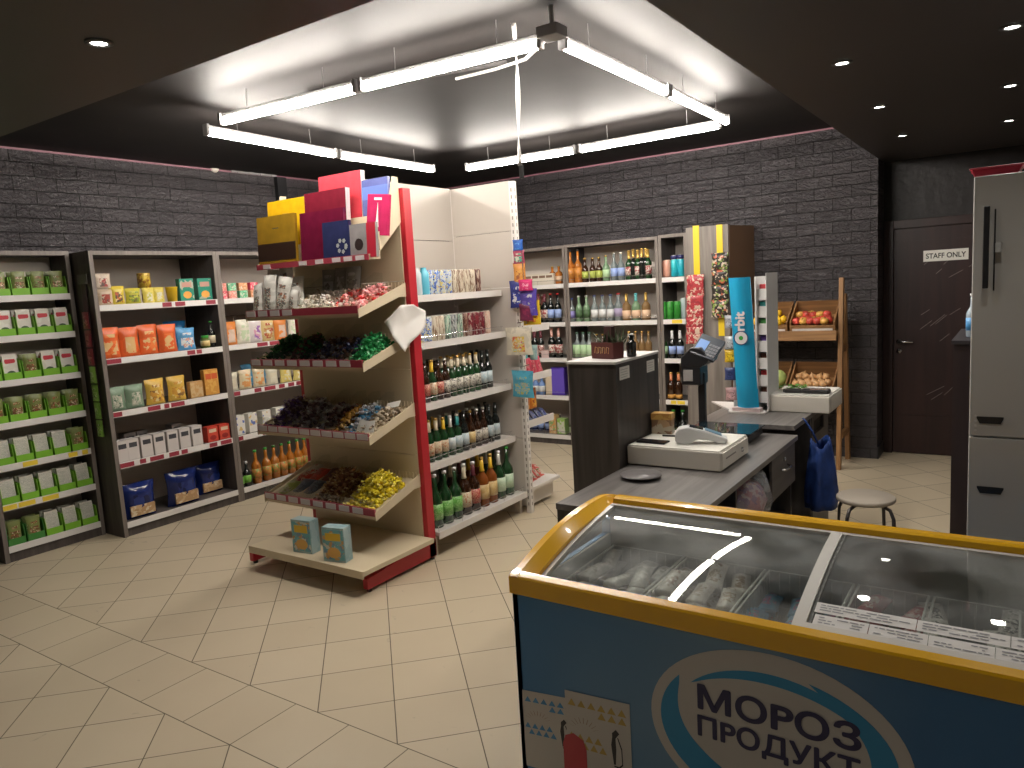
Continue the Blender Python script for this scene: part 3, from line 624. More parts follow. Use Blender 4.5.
# ------------------------------------------------------------------ candy gondola
cream = mat('cream_enamel', (.62, .52, .36), .4); redm = mat('red_enamel', (.45, .02, .03), .35); acr = glass('clear_acrylic', (.96, .97, .96), .05)
gd = empty('candy_gondola', 'cream and red candy display rack with sloping trays in the middle of the floor', 'display rack', (0, 0, 0))
GX0, GX1 = -4.17, -3.15
b = MB(); b.box(-3.155, -3.115, 3.49, 3.56, 0.02, 2.36).prism([(2.93, .02), (3.56, .02), (3.56, .14), (3.50, .14), (2.93, .085)], -3.155, -3.115, 'x')
b.box(-4.21, -4.17, 3.49, 3.56, 0.02, 2.36).prism([(2.93, .02), (3.56, .02), (3.56, .14), (3.50, .14), (2.93, .085)], -4.21, -4.17, 'x')
b.build('red_frame', redm, gd, bevel=.004)
b = MB()
for z0, z1 in ((.15, .70), (.703, 1.25), (1.253, 1.80), (1.803, 2.33)): b.box(-4.17, -3.155, 3.485, 3.50, z0, z1)
b.build('back_board', cream, gd)
for x in (-4.19, -3.135):
    for y in (2.96, 3.53): MB().lathe([(.014, 0), (.016, .004), (.016, .022)], 12, c=(x, y, 0)).build('foot', cap_black, gd, True)
b = MB(); b.box(-4.10, -3.065, 2.86, 3.485, .135, .165).box(-4.10, -3.065, 2.852, 2.86, .12, .168); b.build('base_shelf', cream, gd, bevel=.003)
TZ = [1.605, 1.29, .855, .395]
DIV = [[-3.95, -3.80, -3.65, -3.50, -3.32], [-3.93, -3.70, -3.52, -3.36], [-3.93, -3.70, -3.55, -3.42, -3.30], [-3.95, -3.78, -3.47]]
tray_fn = lambda k, y: TZ[k] + .028 + (y - 3.09) * .30
for k, z in enumerate(TZ):
    b = MB()
    b.prism([(3.08, z), (3.08, z + .03), (3.485, z + .15), (3.485, z + .12)], GX0, GX1, 'x')
    for x in (GX0 - .006, GX1): b.prism([(3.07, z - .004), (3.07, z + .045), (3.485, z + .185), (3.485, z + .10), (3.42, z + .10)], x, x + .006, 'x')
    t = b.build('tray', cream, gd)
    b = MB(); b.box(GX0, GX1, 3.068, 3.078, z + .022, z + .066, 1)
    rnd = random.Random(k + 20); x = GX0 + .01; dens = [.5, .5, .9, .45][k]
    while x < GX1 - .07:
        l = .088
        if not (k == 0 and x > -3.75): b.box(x, x + l, 3.065, 3.068, z + .026, z + .062, 0)
        x += l + (.014 if k == 2 else .03)
    b.build('price_strip', [mat('grey_paper', (.55, .50, .50), .5), rail_r], t)
    MB().box(GX0, GX1, 3.078, 3.081, z + .03, z + .115).build('acrylic_front', acr, t)
    for x in DIV[k]:
        b = MB(); b.prism([(3.09, z + .033), (3.09, z + .10), (3.40, z + .26), (3.47, z + .255), (3.47, z + .148)], x, x + .003, 'x'); b.build('acrylic_divider', acr, t)
    b = MB()
    for i in range(34): xx = GX0 + .02 + i * .0295; b.box(xx, xx + .012, 3.477, 3.481, z + .15, z + .19)
    b.build('wire_fence', cream, t)
# stepped box rack on top
b = MB(); tz = 1.935
steps = [(3.20, 1.945), (3.29, 2.075), (3.38, 2.205)]
for i, (y, z) in enumerate(steps):
    b.box(GX0, GX1, y, y + .085, z - .008, z); b.box(GX0, GX1, y + .085, y + .09, z - .008, z + .13)
for x in (GX0 - .008, GX1): b.prism([(3.195, tz), (3.195, tz + .03), (3.285, tz + .05), (3.285, tz + .16), (3.375, tz + .18), (3.375, tz + .30), (3.44, tz + .49), (3.485, tz + .49), (3.485, tz + .22), (3.23, tz)], x, x + .008, 'x')
t = b.build('stepped_box_rack', cream, gd)
b = MB(); b.box(GX0, GX1, 3.188, 3.196, 1.93, 1.965, 1)
for x in (-4.1, -3.75, -3.6, -3.45, -3.35, -3.25): b.box(x, x + .07, 3.185, 3.188, 1.934, 1.961, 0)
b.build('price_strip', [mat('grey_paper', (.55, .50, .50), .5), rail_r], t)
# gift boxes: (px left, px right, top y, bottom y, plane Y, colours, label)
GB = [(256, 294, 213, 259, 3.215, (.30, .17, .015), 'olive gold chocolate box with a dark brown band at the left of the front row', 'band'),
      (299, 343, 208, 256, 3.215, (.13, .008, .03), 'large plain burgundy chocolate box standing in the front row', ''),
      (321.5, 348, 219, 251, 3.195, (.025, .03, .09), 'navy chocolate box with a pale flower in the front row', 'flower'),
      (349, 375, 221, 254, 3.200, (.28, .26, .26), 'silver and red chocolate box at the right of the front row', 'silver'),
      (267, 303.5, 197, 245, 3.300, (.72, .42, .01), 'bright yellow chocolate box in the second row', 'logo'),
      (304, 345.5, 188, 240, 3.300, (.16, .012, .025), 'dark red chocolate box in the second row beside the yellow one', 'thick'),
      (318, 360.5, 171, 215, 3.39, (.58, .05, .07), 'bright red chocolate box at the top of the rack', 'thick'),
      (361, 387, 176, 205, 3.39, (.12, .14, .35), 'blue violet chocolate box at the top right of the rack', 'split'),
      (364, 385, 192, 224, 3.29, (.55, .03, .12), 'leaning crimson box with a white tower picture', 'tower')]
for x0, x1, yt, yb, Y, c, lab, ex in GB:
    pl = YP(x0, (yt + yb) / 2, Y); pr_ = YP(x1, (yt + yb) / 2, Y); xm = (x0 + x1) / 2
    zt = YP(xm, yt + 2, Y).z; zb = min(s_[1] for s_ in steps if abs(s_[0] - Y) < .03) + .001
    W = pr_.x - pl.x; H = zt - zb
    b = MB(); th = .035 if ex == 'thick' else .022
    b.box(-W / 2, W / 2, 0, th, 0, H, 0)
    mats = [mat('box_%.2f_%.2f' % (c[0], c[2]), tuple(q * .85 for q in c), .22, var=.12, vscale=14)]
    e_ = .0012
    if ex == 'thick': b.mi = [1] * 6; b.box(-W / 2, W / 2, -e_, 0, 0, H, 0); mats.append(mat('white_box_side', (.6, .56, .54), .4))
    if ex == 'band': b.box(-W / 2, W / 2, -e_, 0, H * .12, H * .46, 1); mats.append(mat('dark_brown_print', (.03, .015, .01), .3)); b.box(-.03, .03, -e_, 0, H * .74, H * .76, 1)
    if ex == 'logo': b.box(-.03, .03, -e_, 0, H * .7, H * .71, 1); mats.append(mat('gold_brown_print', (.4, .22, .02), .3))
    if ex == 'flower':
        for a in range(7): b.prism([(W * .22 + .035 * math.cos(a) + .014 * math.cos(t_), H * .35 + .035 * math.sin(a) + .014 * math.sin(t_)) for t_ in (0, 1.2, 2.4, 3.6, 4.8)], -e_, 0, 'y', 1)
        mats.append(mat('pale_flower_print', (.3, .32, .3), .3))
    if ex == 'silver': b.box(W * .16, W / 2, -e_, 0, 0, H, 1); b.prism([(.035 * math.cos(t_ * PI / 6) - W * .15, H * .4 + .035 * math.sin(t_ * PI / 6)) for t_ in range(12)], -e_, 0, 'y', 2); mats += [mat('crimson_print', (.4, .02, .04), .3), mat('chocolate_print', (.03, .02, .02), .3)]
    if ex == 'split': b.box(-W / 2, W / 2, -e_, 0, H * .45, H * .8, 1); mats.append(mat('magenta_blue_print', (.10, .16, .45), .3))
    if ex == 'tower': b.prism([(-.012, H * .2), (.012, H * .2), (.006, H * .5), (0, H * .8), (-.006, H * .5)], -e_, 0, 'y', 1); b.box(-.03, .03, -e_, 0, H * .86, H * .92, 1); mats.append(mat('white_print', (.75, .7, .7), .3))
    q = b.build('chocolate_box', mats); q.location = ((pl.x + pr_.x) / 2, Y, zb); tag(q, lab, 'chocolate box')
    q.rotation_euler = (-.05, 0 if ex != 'tower' else .12, 0)

# candies
def cmesh(key, c1, c2=None, l=.036, r=.0125, rough=.25):
    m1 = mat('wrapper_' + key, c1, rough, .15 if key in ('silver', 'gold', 'blue', 'purple') else 0); return candy(m1, l, r, mat('wrapper_end_' + key, c2 or c1, rough))
CM = {k: cmesh(k, *v) for k, v in {
    'yellow': ((.78, .62, .03), (.85, .75, .15)), 'brown': ((.13, .045, .02), (.45, .28, .12)), 'brown2': ((.30, .15, .07), (.6, .45, .25)),
    'purple': ((.14, .07, .26), (.5, .4, .6)), 'silver': ((.40, .39, .43), (.65, .65, .66)), 'dark': ((.12, .07, .09), (.4, .32, .33)), 'gold': ((.55, .30, .06), (.12, .04, .03)),
    'blue': ((.10, .35, .60), (.55, .65, .7)), 'beige': ((.55, .47, .36), (.35, .25, .15)), 'green': ((.02, .25, .07), (.1, .5, .2)), 'dgreen': ((.02, .12, .04), (.07, .28, .08)),
    'navy': ((.04, .04, .11), (.20, .20, .30)), 'pink': ((.75, .30, .30), (.8, .55, .5)), 'white': ((.70, .62, .55), (.75, .7, .66)), 'red': ((.5, .03, .03), (.6, .2, .12)), 'choc': ((.09, .04, .03), (.22, .12, .09))}.items()}
NAMES = {'yellow': 'yellow', 'brown': 'brown', 'brown2': 'tan and brown', 'purple': 'purple foil', 'silver': 'silver foil', 'dark': 'dark plum', 'gold': 'gold and orange', 'blue': 'light blue', 'beige': 'beige', 'green': 'bright green', 'dgreen': 'dark green', 'navy': 'navy', 'pink': 'pink', 'white': 'white and cream', 'red': 'red', 'choc': 'dark chocolate'}
TN = ['top sloping tray', 'second sloping tray', 'third sloping tray', 'lowest sloping tray']
# (tray, x0, x1, kinds, heap height, count)
BINS = [(0, -3.78, -3.65, ['white', 'beige'], .035, 22), (0, -3.64, -3.51, ['white'], .03, 22), (0, -3.49, -3.33, ['white', 'pink', 'red'], .03, 26), (0, -3.31, -3.17, ['pink', 'pink', 'red'], .045, 30),
        (1, -4.15, -3.94, ['dgreen'], .06, 42), (1, -3.92, -3.71, ['choc', 'dgreen'], .06, 40), (1, -3.69, -3.53, ['navy', 'silver', 'choc'], .04, 30), (1, -3.51, -3.37, ['navy', 'choc'], .04, 28), (1, -3.35, -3.17, ['green'], .06, 46),
        (2, -4.15, -3.94, ['purple', 'dark'], .07, 40), (2, -3.92, -3.71, ['dark', 'silver'], .07, 46), (2, -3.69, -3.56, ['silver', 'dark'], .05, 28), (2, -3.54, -3.43, ['gold'], .035, 26), (2, -3.41, -3.31, ['blue', 'silver'], .05, 26), (2, -3.29, -3.17, ['beige'], .04, 22),
        (3, -3.77, -3.48, ['brown', 'brown', 'brown2'], .07, 90), (3, -3.46, -3.17, ['yellow'], .075, 105)]
rc = random.Random(11)
cand = []
for k, x0, x1, kinds_, hh, n in BINS:
    hh *= 1.25
    for L in range(4):
        per = int(n * (.75 if L < 2 else .55 if L == 2 else .35)); W = x1 - x0; D = .36
        nx = max(2, int(round(math.sqrt(per * W / D)))); ny = max(2, math.ceil(per / nx)); c = 0
        for jy in range(ny):
            for jx in range(nx):
                if c >= per: break
                c += 1; sh = .10 * L
                u = (jx + .5 + rc.uniform(-.35, .35)) / nx; v = (jy + .5 + rc.uniform(-.35, .35)) / ny
                u = sh + (1 - 2 * sh) * u; v = sh * 1.2 + (1 - 2.0 * sh) * v
                x = x0 + .020 + (W - .040) * u; y = 3.105 + .34 * v
                mound = (math.sin(PI * min(1, max(0, u))) * math.sin(PI * min(1, max(0, v)))) ** .35
                z = tray_fn(k, y) + .012 + L * hh * .36 * mound + rc.uniform(0, .006)
                cand.append((k * 10 + L * (1 if kinds_[0] not in ('yellow', 'brown') else 3) + (50 if kinds_[0] in ('yellow', 'brown') and L >= 2 else 0) - y, k, rc.choice(kinds_), (x, y, z), (rc.uniform(-.7, .7), rc.uniform(-.6, .6), rc.uniform(0, PI))))
cand.sort(key=lambda t: -t[0])
stuff = MB(); smats = []
for n_, (pri, k, kd, loc, rot) in enumerate(cand):
    if n_ < 300:
        o = bpy.data.objects.new('candy', CM[kd]); C.objects.link(o); o.location = loc; o.rotation_euler = rot; o.scale = (1.15,) * 3
        tag(o, '%s wrapped candy in the %s of the candy rack' % (NAMES[kd], TN[k]), 'candy', '%s candies in the %s' % (NAMES[kd], TN[k]))
    else:
        me = CM[kd]; base = []
        for mm in me.materials:
            if mm not in smats: smats.append(mm)
            base.append(smats.index(mm))
        T = Matrix.Translation(loc) @ Euler(rot).to_matrix().to_4x4() @ Matrix.Scale(1.15, 4)
        o0 = len(stuff.v); stuff.v += [T @ v_.co for v_ in me.vertices]
        for p_ in me.polygons: stuff.f.append(tuple(i + o0 for i in p_.vertices)); stuff.mi.append(base[p_.material_index])
q = stuff.build('candy_heap', smats); tag(q, 'all the remaining small wrapped candies heaped in the sloping trays of the candy rack', 'candies', kind='stuff')
# packets and bags in the trays
def cheap(name, key, cols, x, y, k, w_, h, d, seed, label, rot=(-1.1, 0, 0), scale=30, group=None, dz=0):
    pouch(name, w_, h, d, pack(key, cols, scale), seed=seed).place((x, y, tray_fn(k, y) + .012 + dz), rot=rot, label=label, cat='sweet bag', group=group)
WB = [(.62, .6, .55), (.12, .11, .1), (.66, .64, .58), (.4, .15, .08), (.5, .52, .4)]
for i, (x, y, dz, w_, h) in enumerate([(-4.115, 3.10, 0, .12, .20), (-4.00, 3.10, 0, .125, .25), (-3.895, 3.11, 0, .12, .23), (-4.07, 3.19, .02, .14, .26), (-3.95, 3.20, .02, .15, .29), (-3.80, 3.12, 0, .11, .14), (-3.84, 3.20, .01, .12, .20), (-4.09, 3.11, .15, .12, .11), (-3.98, 3.10, .17, .13, .11), (-3.88, 3.11, .13, .12, .11), (-3.98, 3.12, .235, .13, .10)]):
    cheap('sweet_bag', 'clear_bag_black_white_print', WB, x, y, 0, w_, h, .05, 50 + i, 'clear bag with black and white print, %s from left in the top sloping tray' % ORD[i], rot=(-.15 - (i > 6) * .4, rc.uniform(-.15, .15) * (1 + 2 * (i > 6)), rc.uniform(-.3, .3)), scale=42, group='printed clear bags in the top tray')
for i, (x, y) in enumerate([(-3.72, 3.36), (-3.62, 3.38), (-3.52, 3.38)]):
    cheap('sweet_bag', 'grey_film_bag', [(.18, .17, .15), (.28, .27, .25), (.1, .09, .08)], x, y, 0, .12, .19, .05, 60 + i, 'grey film bag, %s from left at the back of the top sloping tray' % ORD[i], rot=(-.2, 0, .2), scale=18, group='grey film bags', dz=0)
for i, (x, y, c, nm) in enumerate([(-4.08, 3.12, [(.45, .55, .15), (.6, .62, .4)], 'pale green'), (-3.98, 3.16, [(.08, .12, .2), (.15, .22, .32)], 'steel blue'), (-4.07, 3.22, [(.5, .04, .03), (.6, .4, .3), (.3, .02, .02)], 'red and white'), (-3.98, 3.30, [(.55, .05, .03), (.35, .03, .02)], 'red'), (-3.87, 3.16, [(.08, .10, .16), (.15, .2, .28)], 'dark blue'), (-3.87, 3.32, [(.12, .03, .03), (.2, .06, .05)], 'maroon'), (-4.08, 3.34, [(.6, .55, .5), (.45, .06, .05)], 'cream and red')]):
    cheap('sweet_bag', 'flat_bag_%d' % i, c, x, y, 3, .13, .17, .075, 70 + i, nm + ' bag lying in the lowest sloping tray at left', scale=24, group=None)
for i, x in enumerate([-3.28, -3.215]):
    q = MB().box(-.035, .035, -.001, .001, 0, .075).build('price_card', mat('card_white', (.75, .73, .68), .5)); q.location = (x, 3.14, TZ[2] + .055); q.rotation_euler = (-.5, .12 - .25 * i, .15); tag(q, 'tilted white price card, %s one in the beige candies of the third tray' % ['left', 'right'][i], 'price card', 'price cards')
q = MB().box(-.05, .05, -.001, .001, 0, .05).build('price_card', mat('card_white', (.75, .73, .68), .5)); q.location = (-3.22, 3.36, TZ[2] + .17); q.rotation_euler = (-.9, -.2, .2); tag(q, 'white price card at the back right of the third tray', 'price card')
# cereal boxes on the base shelf
cer = [carton('cereal_box', .155, .075, .21, [pack('pale_blue_card', [(.28, .42, .45), (.35, .48, .5)], 10, .4, bump=0), pack('cereal_print', [(.15, .42, .48), (.6, .62, .55), (.18, .30, .42), (.6, .35, .12), (.2, .45, .5)], 26, bump=0), mat('yellow_logo', (.75, .5, .04), .4), mat('orange_bowl', (.7, .4, .1), .4)])]
for px, py, l, rz in ((303, 553, 'left', .12), (335, 562, 'right', .22)):
    P = ZP(px, py, .166); cer[0].place((P.x, P.y, .166), rz, 'blue cereal box with orange picture, the %s one on the base of the candy rack' % l, 'cereal box', 'cereal boxes', sc=1.0)
# paper sheet draped over the second tray
b = MB()
PA = [XP(384, 322, -3.20), XP(400, 307, -3.10), XP(414, 303, -3.085)]; PB = [XP(392, 338, -3.13), XP(408, 324, -3.105), XP(424, 311, -3.10)]; PC = [XP(405, 352, -3.095), XP(414, 340, -3.09), XP(425, 326, -3.095)]
def sheet(u, v):
    def row(P): 
        t = v * 2; return P[0].lerp(P[1], t) if t <= 1 else P[1].lerp(P[2], t - 1)
    a, c, d = row(PA), row(PB), row(PC); t = u * 2
    p = a.lerp(c, t) if t <= 1 else c.lerp(d, t - 1)
    return (p.x + .012 * math.sin(6 * v + 3 * u), p.y, p.z + .010 * math.sin(5 * u + 4 * v) * (1 - u))
b.grid(sheet, 14, 12); q = b.build('paper_sheet', mat('white_paper', (.74, .70, .66), .6), None, True); s_ = q.modifiers.new('t', 'SOLIDIFY'); s_.thickness = .0015
tag(q, 'crumpled white paper draped over the right end of the second candy tray', 'paper')

# ------------------------------------------------------------------ beer gondola
wh = mat('white_enamel', (.70, .66, .62), .4); whd = mat('white_enamel_panel', (.54, .49, .44), .45); slot = mat('slot_gap', (.26, .235, .21), .8)
bg = empty('beer_gondola', 'tall white gondola shelving with beer cans and bottles, behind the candy rack', 'gondola shelving', (0, 0, 0))
b = MB()
for z0, z1 in ((.16, .55), (.553, .93), (.933, 1.33), (1.333, 1.72), (1.723, 2.10), (2.104, 2.495)): b.box(-3.665, -3.645, 3.57, 4.62, z0, z1)
b.build('back_board', whd, bg)
b = MB()
for z0, z1 in ((.16, .58), (.585, .96), (.965, 1.36), (1.365, 1.72), (1.725, 2.13), (2.134, 2.49)): b.box(-3.645, -3.10, 4.625, 4.655, z0, z1)
q = b.build('end_panel', whd, bg)
b = MB(); b.box(-3.10, -3.06, 4.62, 4.66, 0, 2.485, 0)
for i in range(48): b.box(-3.085, -3.075, 4.6192, 4.62, .06 + i * .05, .085 + i * .05, 1)
for i in range(48): b.box(-3.06, -3.0592, 4.635, 4.645, .06 + i * .05, .085 + i * .05, 1)
b.box(-3.68, -3.64, 4.62, 4.66, 0, 2.49, 0); b.build('slotted_upright', [wh, slot], bg)
ZG = [1.708, 1.401, 1.004, .604, .174]; XG = [-3.22, -3.20, -3.18, -3.17, -3.09]
for i, (z, x) in enumerate(zip(ZG, XG)):
    t = MB().box(-3.645, x - .004, 3.57, 4.61, z - .025, z - .003).build('shelf', wh, bg)
    MB().box(x - .004, x + .006, 3.565, 4.615, z - .045, z).build('price_strip', wh, t)
    if i: 
        b = MB(); b.tube([(x - .012, 3.575, z + .035), (x - .012, 4.60, z + .035)], .0025, 6)
        for k in range(5): b.tube([(x - .012, 3.58 + k * .25, z - .003), (x - .012, 3.58 + k * .25, z + .035)], .002, 6)
        b.build('wire_rail', chrome, t)
    if i < 4:
        for y in (3.60, 4.585): MB().prism([(-3.645, z - .025), (-3.30, z - .025), (-3.645, z - .11)], y, y + .004, 'y').build('bracket', wh, t)
MB().box(-3.60, -3.14, 4.585, 4.615, 0, .13).build('foot', whd, bg)
MB().box(-3.60, -3.14, 3.57, 3.60, 0, .13).build('foot', whd, bg)
# candy side continuing past the partition
MB().box(-3.665, -3.645, 4.66, 5.09, .15, 1.75).build('back_board', whd, bg)
MB().box(-3.62, -3.13, 4.67, 5.07, .03, .15).build('base_plinth', wh, bg, bevel=.004)
q = MB().box(-3.645, -3.07, 4.665, 5.085, .165, .19).build('base_shelf', wh, bg, bevel=.003)
ZQ = [1.41, 1.035, .68]
for z in ZQ:
    b = MB(); b.prism([(-3.62, z + .03), (-3.10, z - .035), (-3.10, z + .02), (-3.11, z + .02), (-3.115, z - .01), (-3.62, z + .05)], 4.665, 5.085, 'y'); b.build('sloping_shelf', wh, bg)

LB = [pack('white_beer_label', [(.62, .58, .5), (.5, .45, .38), (.1, .09, .09)], 60, bump=0), pack('red_beer_label', [(.4, .04, .04), (.55, .3, .2)], 60, bump=0), pack('green_beer_label', [(.12, .38, .06), (.3, .55, .2)], 60, bump=0), pack('cream_beer_label', [(.62, .5, .34), (.5, .2, .1), (.66, .58, .42)], 60, bump=0), pack('blue_grey_label', [(.45, .55, .6), (.6, .65, .65)], 60, bump=0), pack('orange_beer_label', [(.6, .4, .15), (.66, .5, .25)], 60, bump=0), pack('pale_mint_label', [(.45, .6, .42), (.55, .66, .5)], 60, bump=0)]
BB = {'w': bottle('w', .275, .031, gl_green, LB[0], foil_gold, foil_cream), 'y': bottle('y', .275, .031, gl_green, LB[3], foil_gold, foil_yellow), 'd': bottle('d', .27, .031, gl_brown, LB[1], cap_black, None),
      'b': bottle('b', .27, .031, gl_brown, LB[0], foil_silver, gl_brown), 't': bottle('t', .275, .031, gl_green, LB[4], foil_silver, foil_teal), 's': bottle('s', .275, .031, gl_green, LB[4], cap_white, foil_silver),
      'k': bottle('k', .28, .032, gl_black, LB[4], cap_black, gl_black), 'c': bottle('c', .285, .032, gl_green, LB[3], foil_gold, foil_cream), 'p': bottle('p', .27, .031, gl_brown, LB[5], foil_gold, None),
      'G': bottle('G', .36, .045, gl_green, LB[2], cap_white, None, nr=.3), 'H': bottle('H', .36, .045, gl_brown, LB[3], cap_white, foil_cream, nr=.3), 'R': bottle('R', .35, .044, gl_brown, LB[1], cap_white, mat('plum_neck', (.12, .02, .03), .4), nr=.3),
      'O': bottle('O', .36, .045, mat('amber_beer_plastic', (.22, .06, .01), .12), LB[5], foil_gold, foil_yellow, nr=.3), 'M': bottle('M', .36, .045, gl_green, LB[6], cap_white, foil_silver, nr=.3), 'K': bottle('K', .37, .046, gl_green, LB[6], cap_green, None, nr=.3)}
BL = {'w': 'green beer bottle with cream neck', 'y': 'green beer bottle with yellow neck', 'd': 'brown beer bottle with red label', 'b': 'brown beer bottle with white label', 't': 'green beer bottle with teal neck', 's': 'green beer bottle with silver neck', 'k': 'black beer bottle', 'c': 'green beer bottle with cream label and neck', 'p': 'brown beer bottle with orange label',
      'G': 'large green bottle with green label', 'H': 'large brown bottle with cream label', 'R': 'large brown bottle with red label', 'O': 'large amber bottle with gold neck', 'M': 'large silver-necked green bottle with pale label', 'K': 'large green bottle with mint label'}
CN = {'l': can(pack('blue_yellow_can', [(.55, .6, .62), (.05, .12, .45), (.1, .2, .55), (.75, .6, .15)], 51, .3, (1, 1, .8), 0)), 'e': can(pack('cream_brown_can', [(.62, .54, .42), (.66, .58, .46), (.25, .16, .10)], 42, .3, (2, 2, .3), 0)), 'n': can(pack('brown_red_can', [(.16, .06, .04), (.45, .35, .28), (.08, .03, .02)], 42, .3, (2, 2, .3), 0)),
      'g': can(pack('green_pale_can', [(.25, .4, .3), (.5, .55, .45), (.1, .1, .09)], 45, .3, (2, 2, .3), 0)), 'r': can(pack('dark_red_can', [(.13, .01, .02), (.2, .02, .03), (.4, .3, .25)], 45, .3, (1, 1, .5), 0)), 'i': can(pack('pink_can', [(.6, .35, .28), (.65, .5, .4)], 45, .3, (1, 1, .5), 0)), 'v': can(pack('silver_black_can', [(.25, .27, .27), (.06, .06, .06), (.5, .5, .48)], 45, .3, (2, 2, .4), 0)), 'o': can(pack('gold_can', [(.6, .45, .15), (.66, .55, .3)], 45, .3, bump=0))}
CL = {'l': 'blue and yellow beer can', 'e': 'cream and brown beer can', 'n': 'brown patterned beer can', 'g': 'pale green drink can', 'r': 'dark red drink can', 'i': 'pink drink can', 'v': 'silver and black drink can', 'o': 'gold and cream beer can'}
def grow(seq, protos, labels, i, y0, y1, cat, group, off, rows=2, rowgap=.09):
    z = ZG[i]; n = len(seq)
    for r in range(rows):
        for j, ch in enumerate(seq):
            y = y0 + (y1 - y0) * j / (n - 1)
            lab = '%s, %s from left, %s row, %s gondola shelf' % (labels[ch], ORD[j], ['front', 'rear'][r], ['top', 'second', 'third', 'fourth', 'lowest'][i])
            protos[ch].place((XG[i] - off - r * rowgap, y, z - .0025), random.uniform(0, 6), lab, cat, group)
grow('lllleeeen', CN, CL, 0, 3.86, 4.40, 'drink can', 'cans on the top gondola shelf', .06)
b = MB()
for k in range(2):
    for q_ in range(2): b.lathe([(.03, 0), (.034, .01), (.034, .14), (.02, .165), (.02, .18), (0, .18)], 12, q_, (-.04 + .0 * k, -.036 + k * .072, 0) if not q_ else (.035, -.036 + k * .072, 0))
for k in range(2):
    wpk = Proto('water_pack', b.mesh('water_pack', [mat('clear_water_wrap', (.55, .6, .62), .2), mat('aqua_wrap', (.12, .5, .65), .3)], True)).place((XG[0] - .09, 3.64 + k * .14, ZG[0] - .0025), PI / 2, 'shrink wrapped pack of small water bottles, %s one on top gondola shelf' % ['left', 'right'][k], 'drink pack', 'water packs')
grow('llleegvgnrrri', CN, CL, 1, 3.66, 4.46, 'drink can', 'cans on the second gondola shelf', .06)
grow('bdydbwwwwwkk', BB, BL, 2, 3.64, 4.42, 'beer bottle', 'bottles on the third gondola shelf', .06)
grow('dccystkpbbkk', BB, BL, 3, 3.62, 4.46, 'beer bottle', 'bottles on the fourth gondola shelf', .06)
grow('GGGHROOMK', BB, BL, 4, 3.66, 4.50, 'beer bottle', 'large bottles on the lowest gondola shelf', .09, 2, .12)

# goods on the candy side of the gondola (facing +X) -----------------------------------------------
def side_bag(key, cols, X, Y, z, w_, h, d, label, group=None, rot=(0, 0, PI / 2), scale=26, seed=1):
    return pouch('sweet_bag', w_, h, d, pack(key, cols, scale), seed=seed).place((X, Y, z), rot=rot, label=label, cat='sweet bag', group=group)
for i in range(4): side_bag('yellow_stripe_bag', [(.7, .5, .03), (.75, .6, .1), (.4, .1, .05)], -3.13, 4.74 + i * .085, 1.42, .08, .15, .03, 'yellow sweet bag, %s from left on the upper candy shelf past the partition' % ORD[i], 'yellow sweet bags', seed=i)
for i in range(4): side_bag('pink_red_bag', [(.55, .06, .10), (.6, .2, .2), (.3, .03, .05)], -3.13, 4.73 + i * .085, 1.045, .085, .13, .03, 'pinkish red sweet bag, %s from left on the middle candy shelf past the partition' % ORD[i], 'red sweet bags', seed=i, rot=(-.25, 0, PI / 2))
for i in range(2): side_bag('teal_bag', [(.05, .35, .38), (.1, .5, .5)], -3.2, 4.78 + i * .1, 1.10, .1, .13, .04, 'teal sweet bag, %s one behind the pinkish red bags' % ['left', 'right'][i], 'teal sweet bags')
for i in range(5): side_bag('navy_bar', [(.02, .03, .12), (.05, .08, .25), (.3, .3, .35)], -3.12, 4.72 + i * .075, .69, .07, .10, .03, 'dark blue wrapped bar, %s from left on the lower candy shelf past the partition' % ORD[i], 'dark blue bars', seed=i, rot=(-.8, .2, PI / 2))
for i in range(3): side_bag('orange_red_bag', [(.65, .2, .03), (.7, .4, .05), (.4, .05, .03)], -3.18, 4.74 + i * .10, .76, .10, .16, .04, 'orange sweet bag, %s from left behind the dark blue bars' % ORD[i], 'orange sweet bags', seed=i)
for i in range(5): side_bag('red_green_pack', [(.55, .08, .06), (.62, .55, .48), (.12, .2, .08)], -3.14 - .01 * i, 4.74 + i * .07, .192, .11, .15, .035, 'red and white packet, %s from left leaning on the base shelf past the partition' % ORD[i], 'red and white packets on the base', seed=i, rot=(-.9, .3, PI / 2))
# hanging clusters on the upright
def hang(px, py, X, key, cols, w_, h, d, label, seed=1, rz=PI / 2, scale=26):
    P = XP(px, py, X); return pouch('sweet_bag', w_, h, d, pack(key, cols, scale), seed=seed).place((X, P.y - .0, P.z), rz, label=label, cat='sweet bag')
hk = MB().tube([(-3.06, 4.60, 1.99), (-2.99, 4.58, 1.98), (-2.985, 4.58, 1.45)], .003, 6).build('hanging_hook', chrome); tag(hk, 'thin wire hook on the white upright carrying hanging sweet bags', 'hook')
def hangb(px0, py0, px1, py1, Y, key, cols, label, seed=1, scale=26, yaw=.25, d=.03):
    a = YP(px0, py1, Y); c = YP(px1, py0, Y); w_ = (c.x - a.x); h = c.z - a.z
    return pouch('sweet_bag', w_, h, d, pack(key, cols, scale), seed=seed).place(((a.x + c.x) / 2, Y, a.z), yaw, label=label, cat='sweet bag')
hangb(512.5, 239, 521, 251, 4.57, 'blue_ball_print', [(.03, .12, .45), (.1, .3, .6)], 'small blue sweet bag at the top of the hanging cluster', 1, d=.05)
hangb(513.5, 250, 523, 264, 4.57, 'mixed_bar_print', [(.35, .05, .1), (.05, .3, .2), (.5, .5, .4)], 'red and green sweet bag just under the blue one', 2)
hangb(514, 262, 524, 284, 4.57, 'orange_bar_print', [(.6, .25, .05), (.65, .35, .1), (.3, .1, .05)], 'orange sweet bag in the hanging cluster', 3)
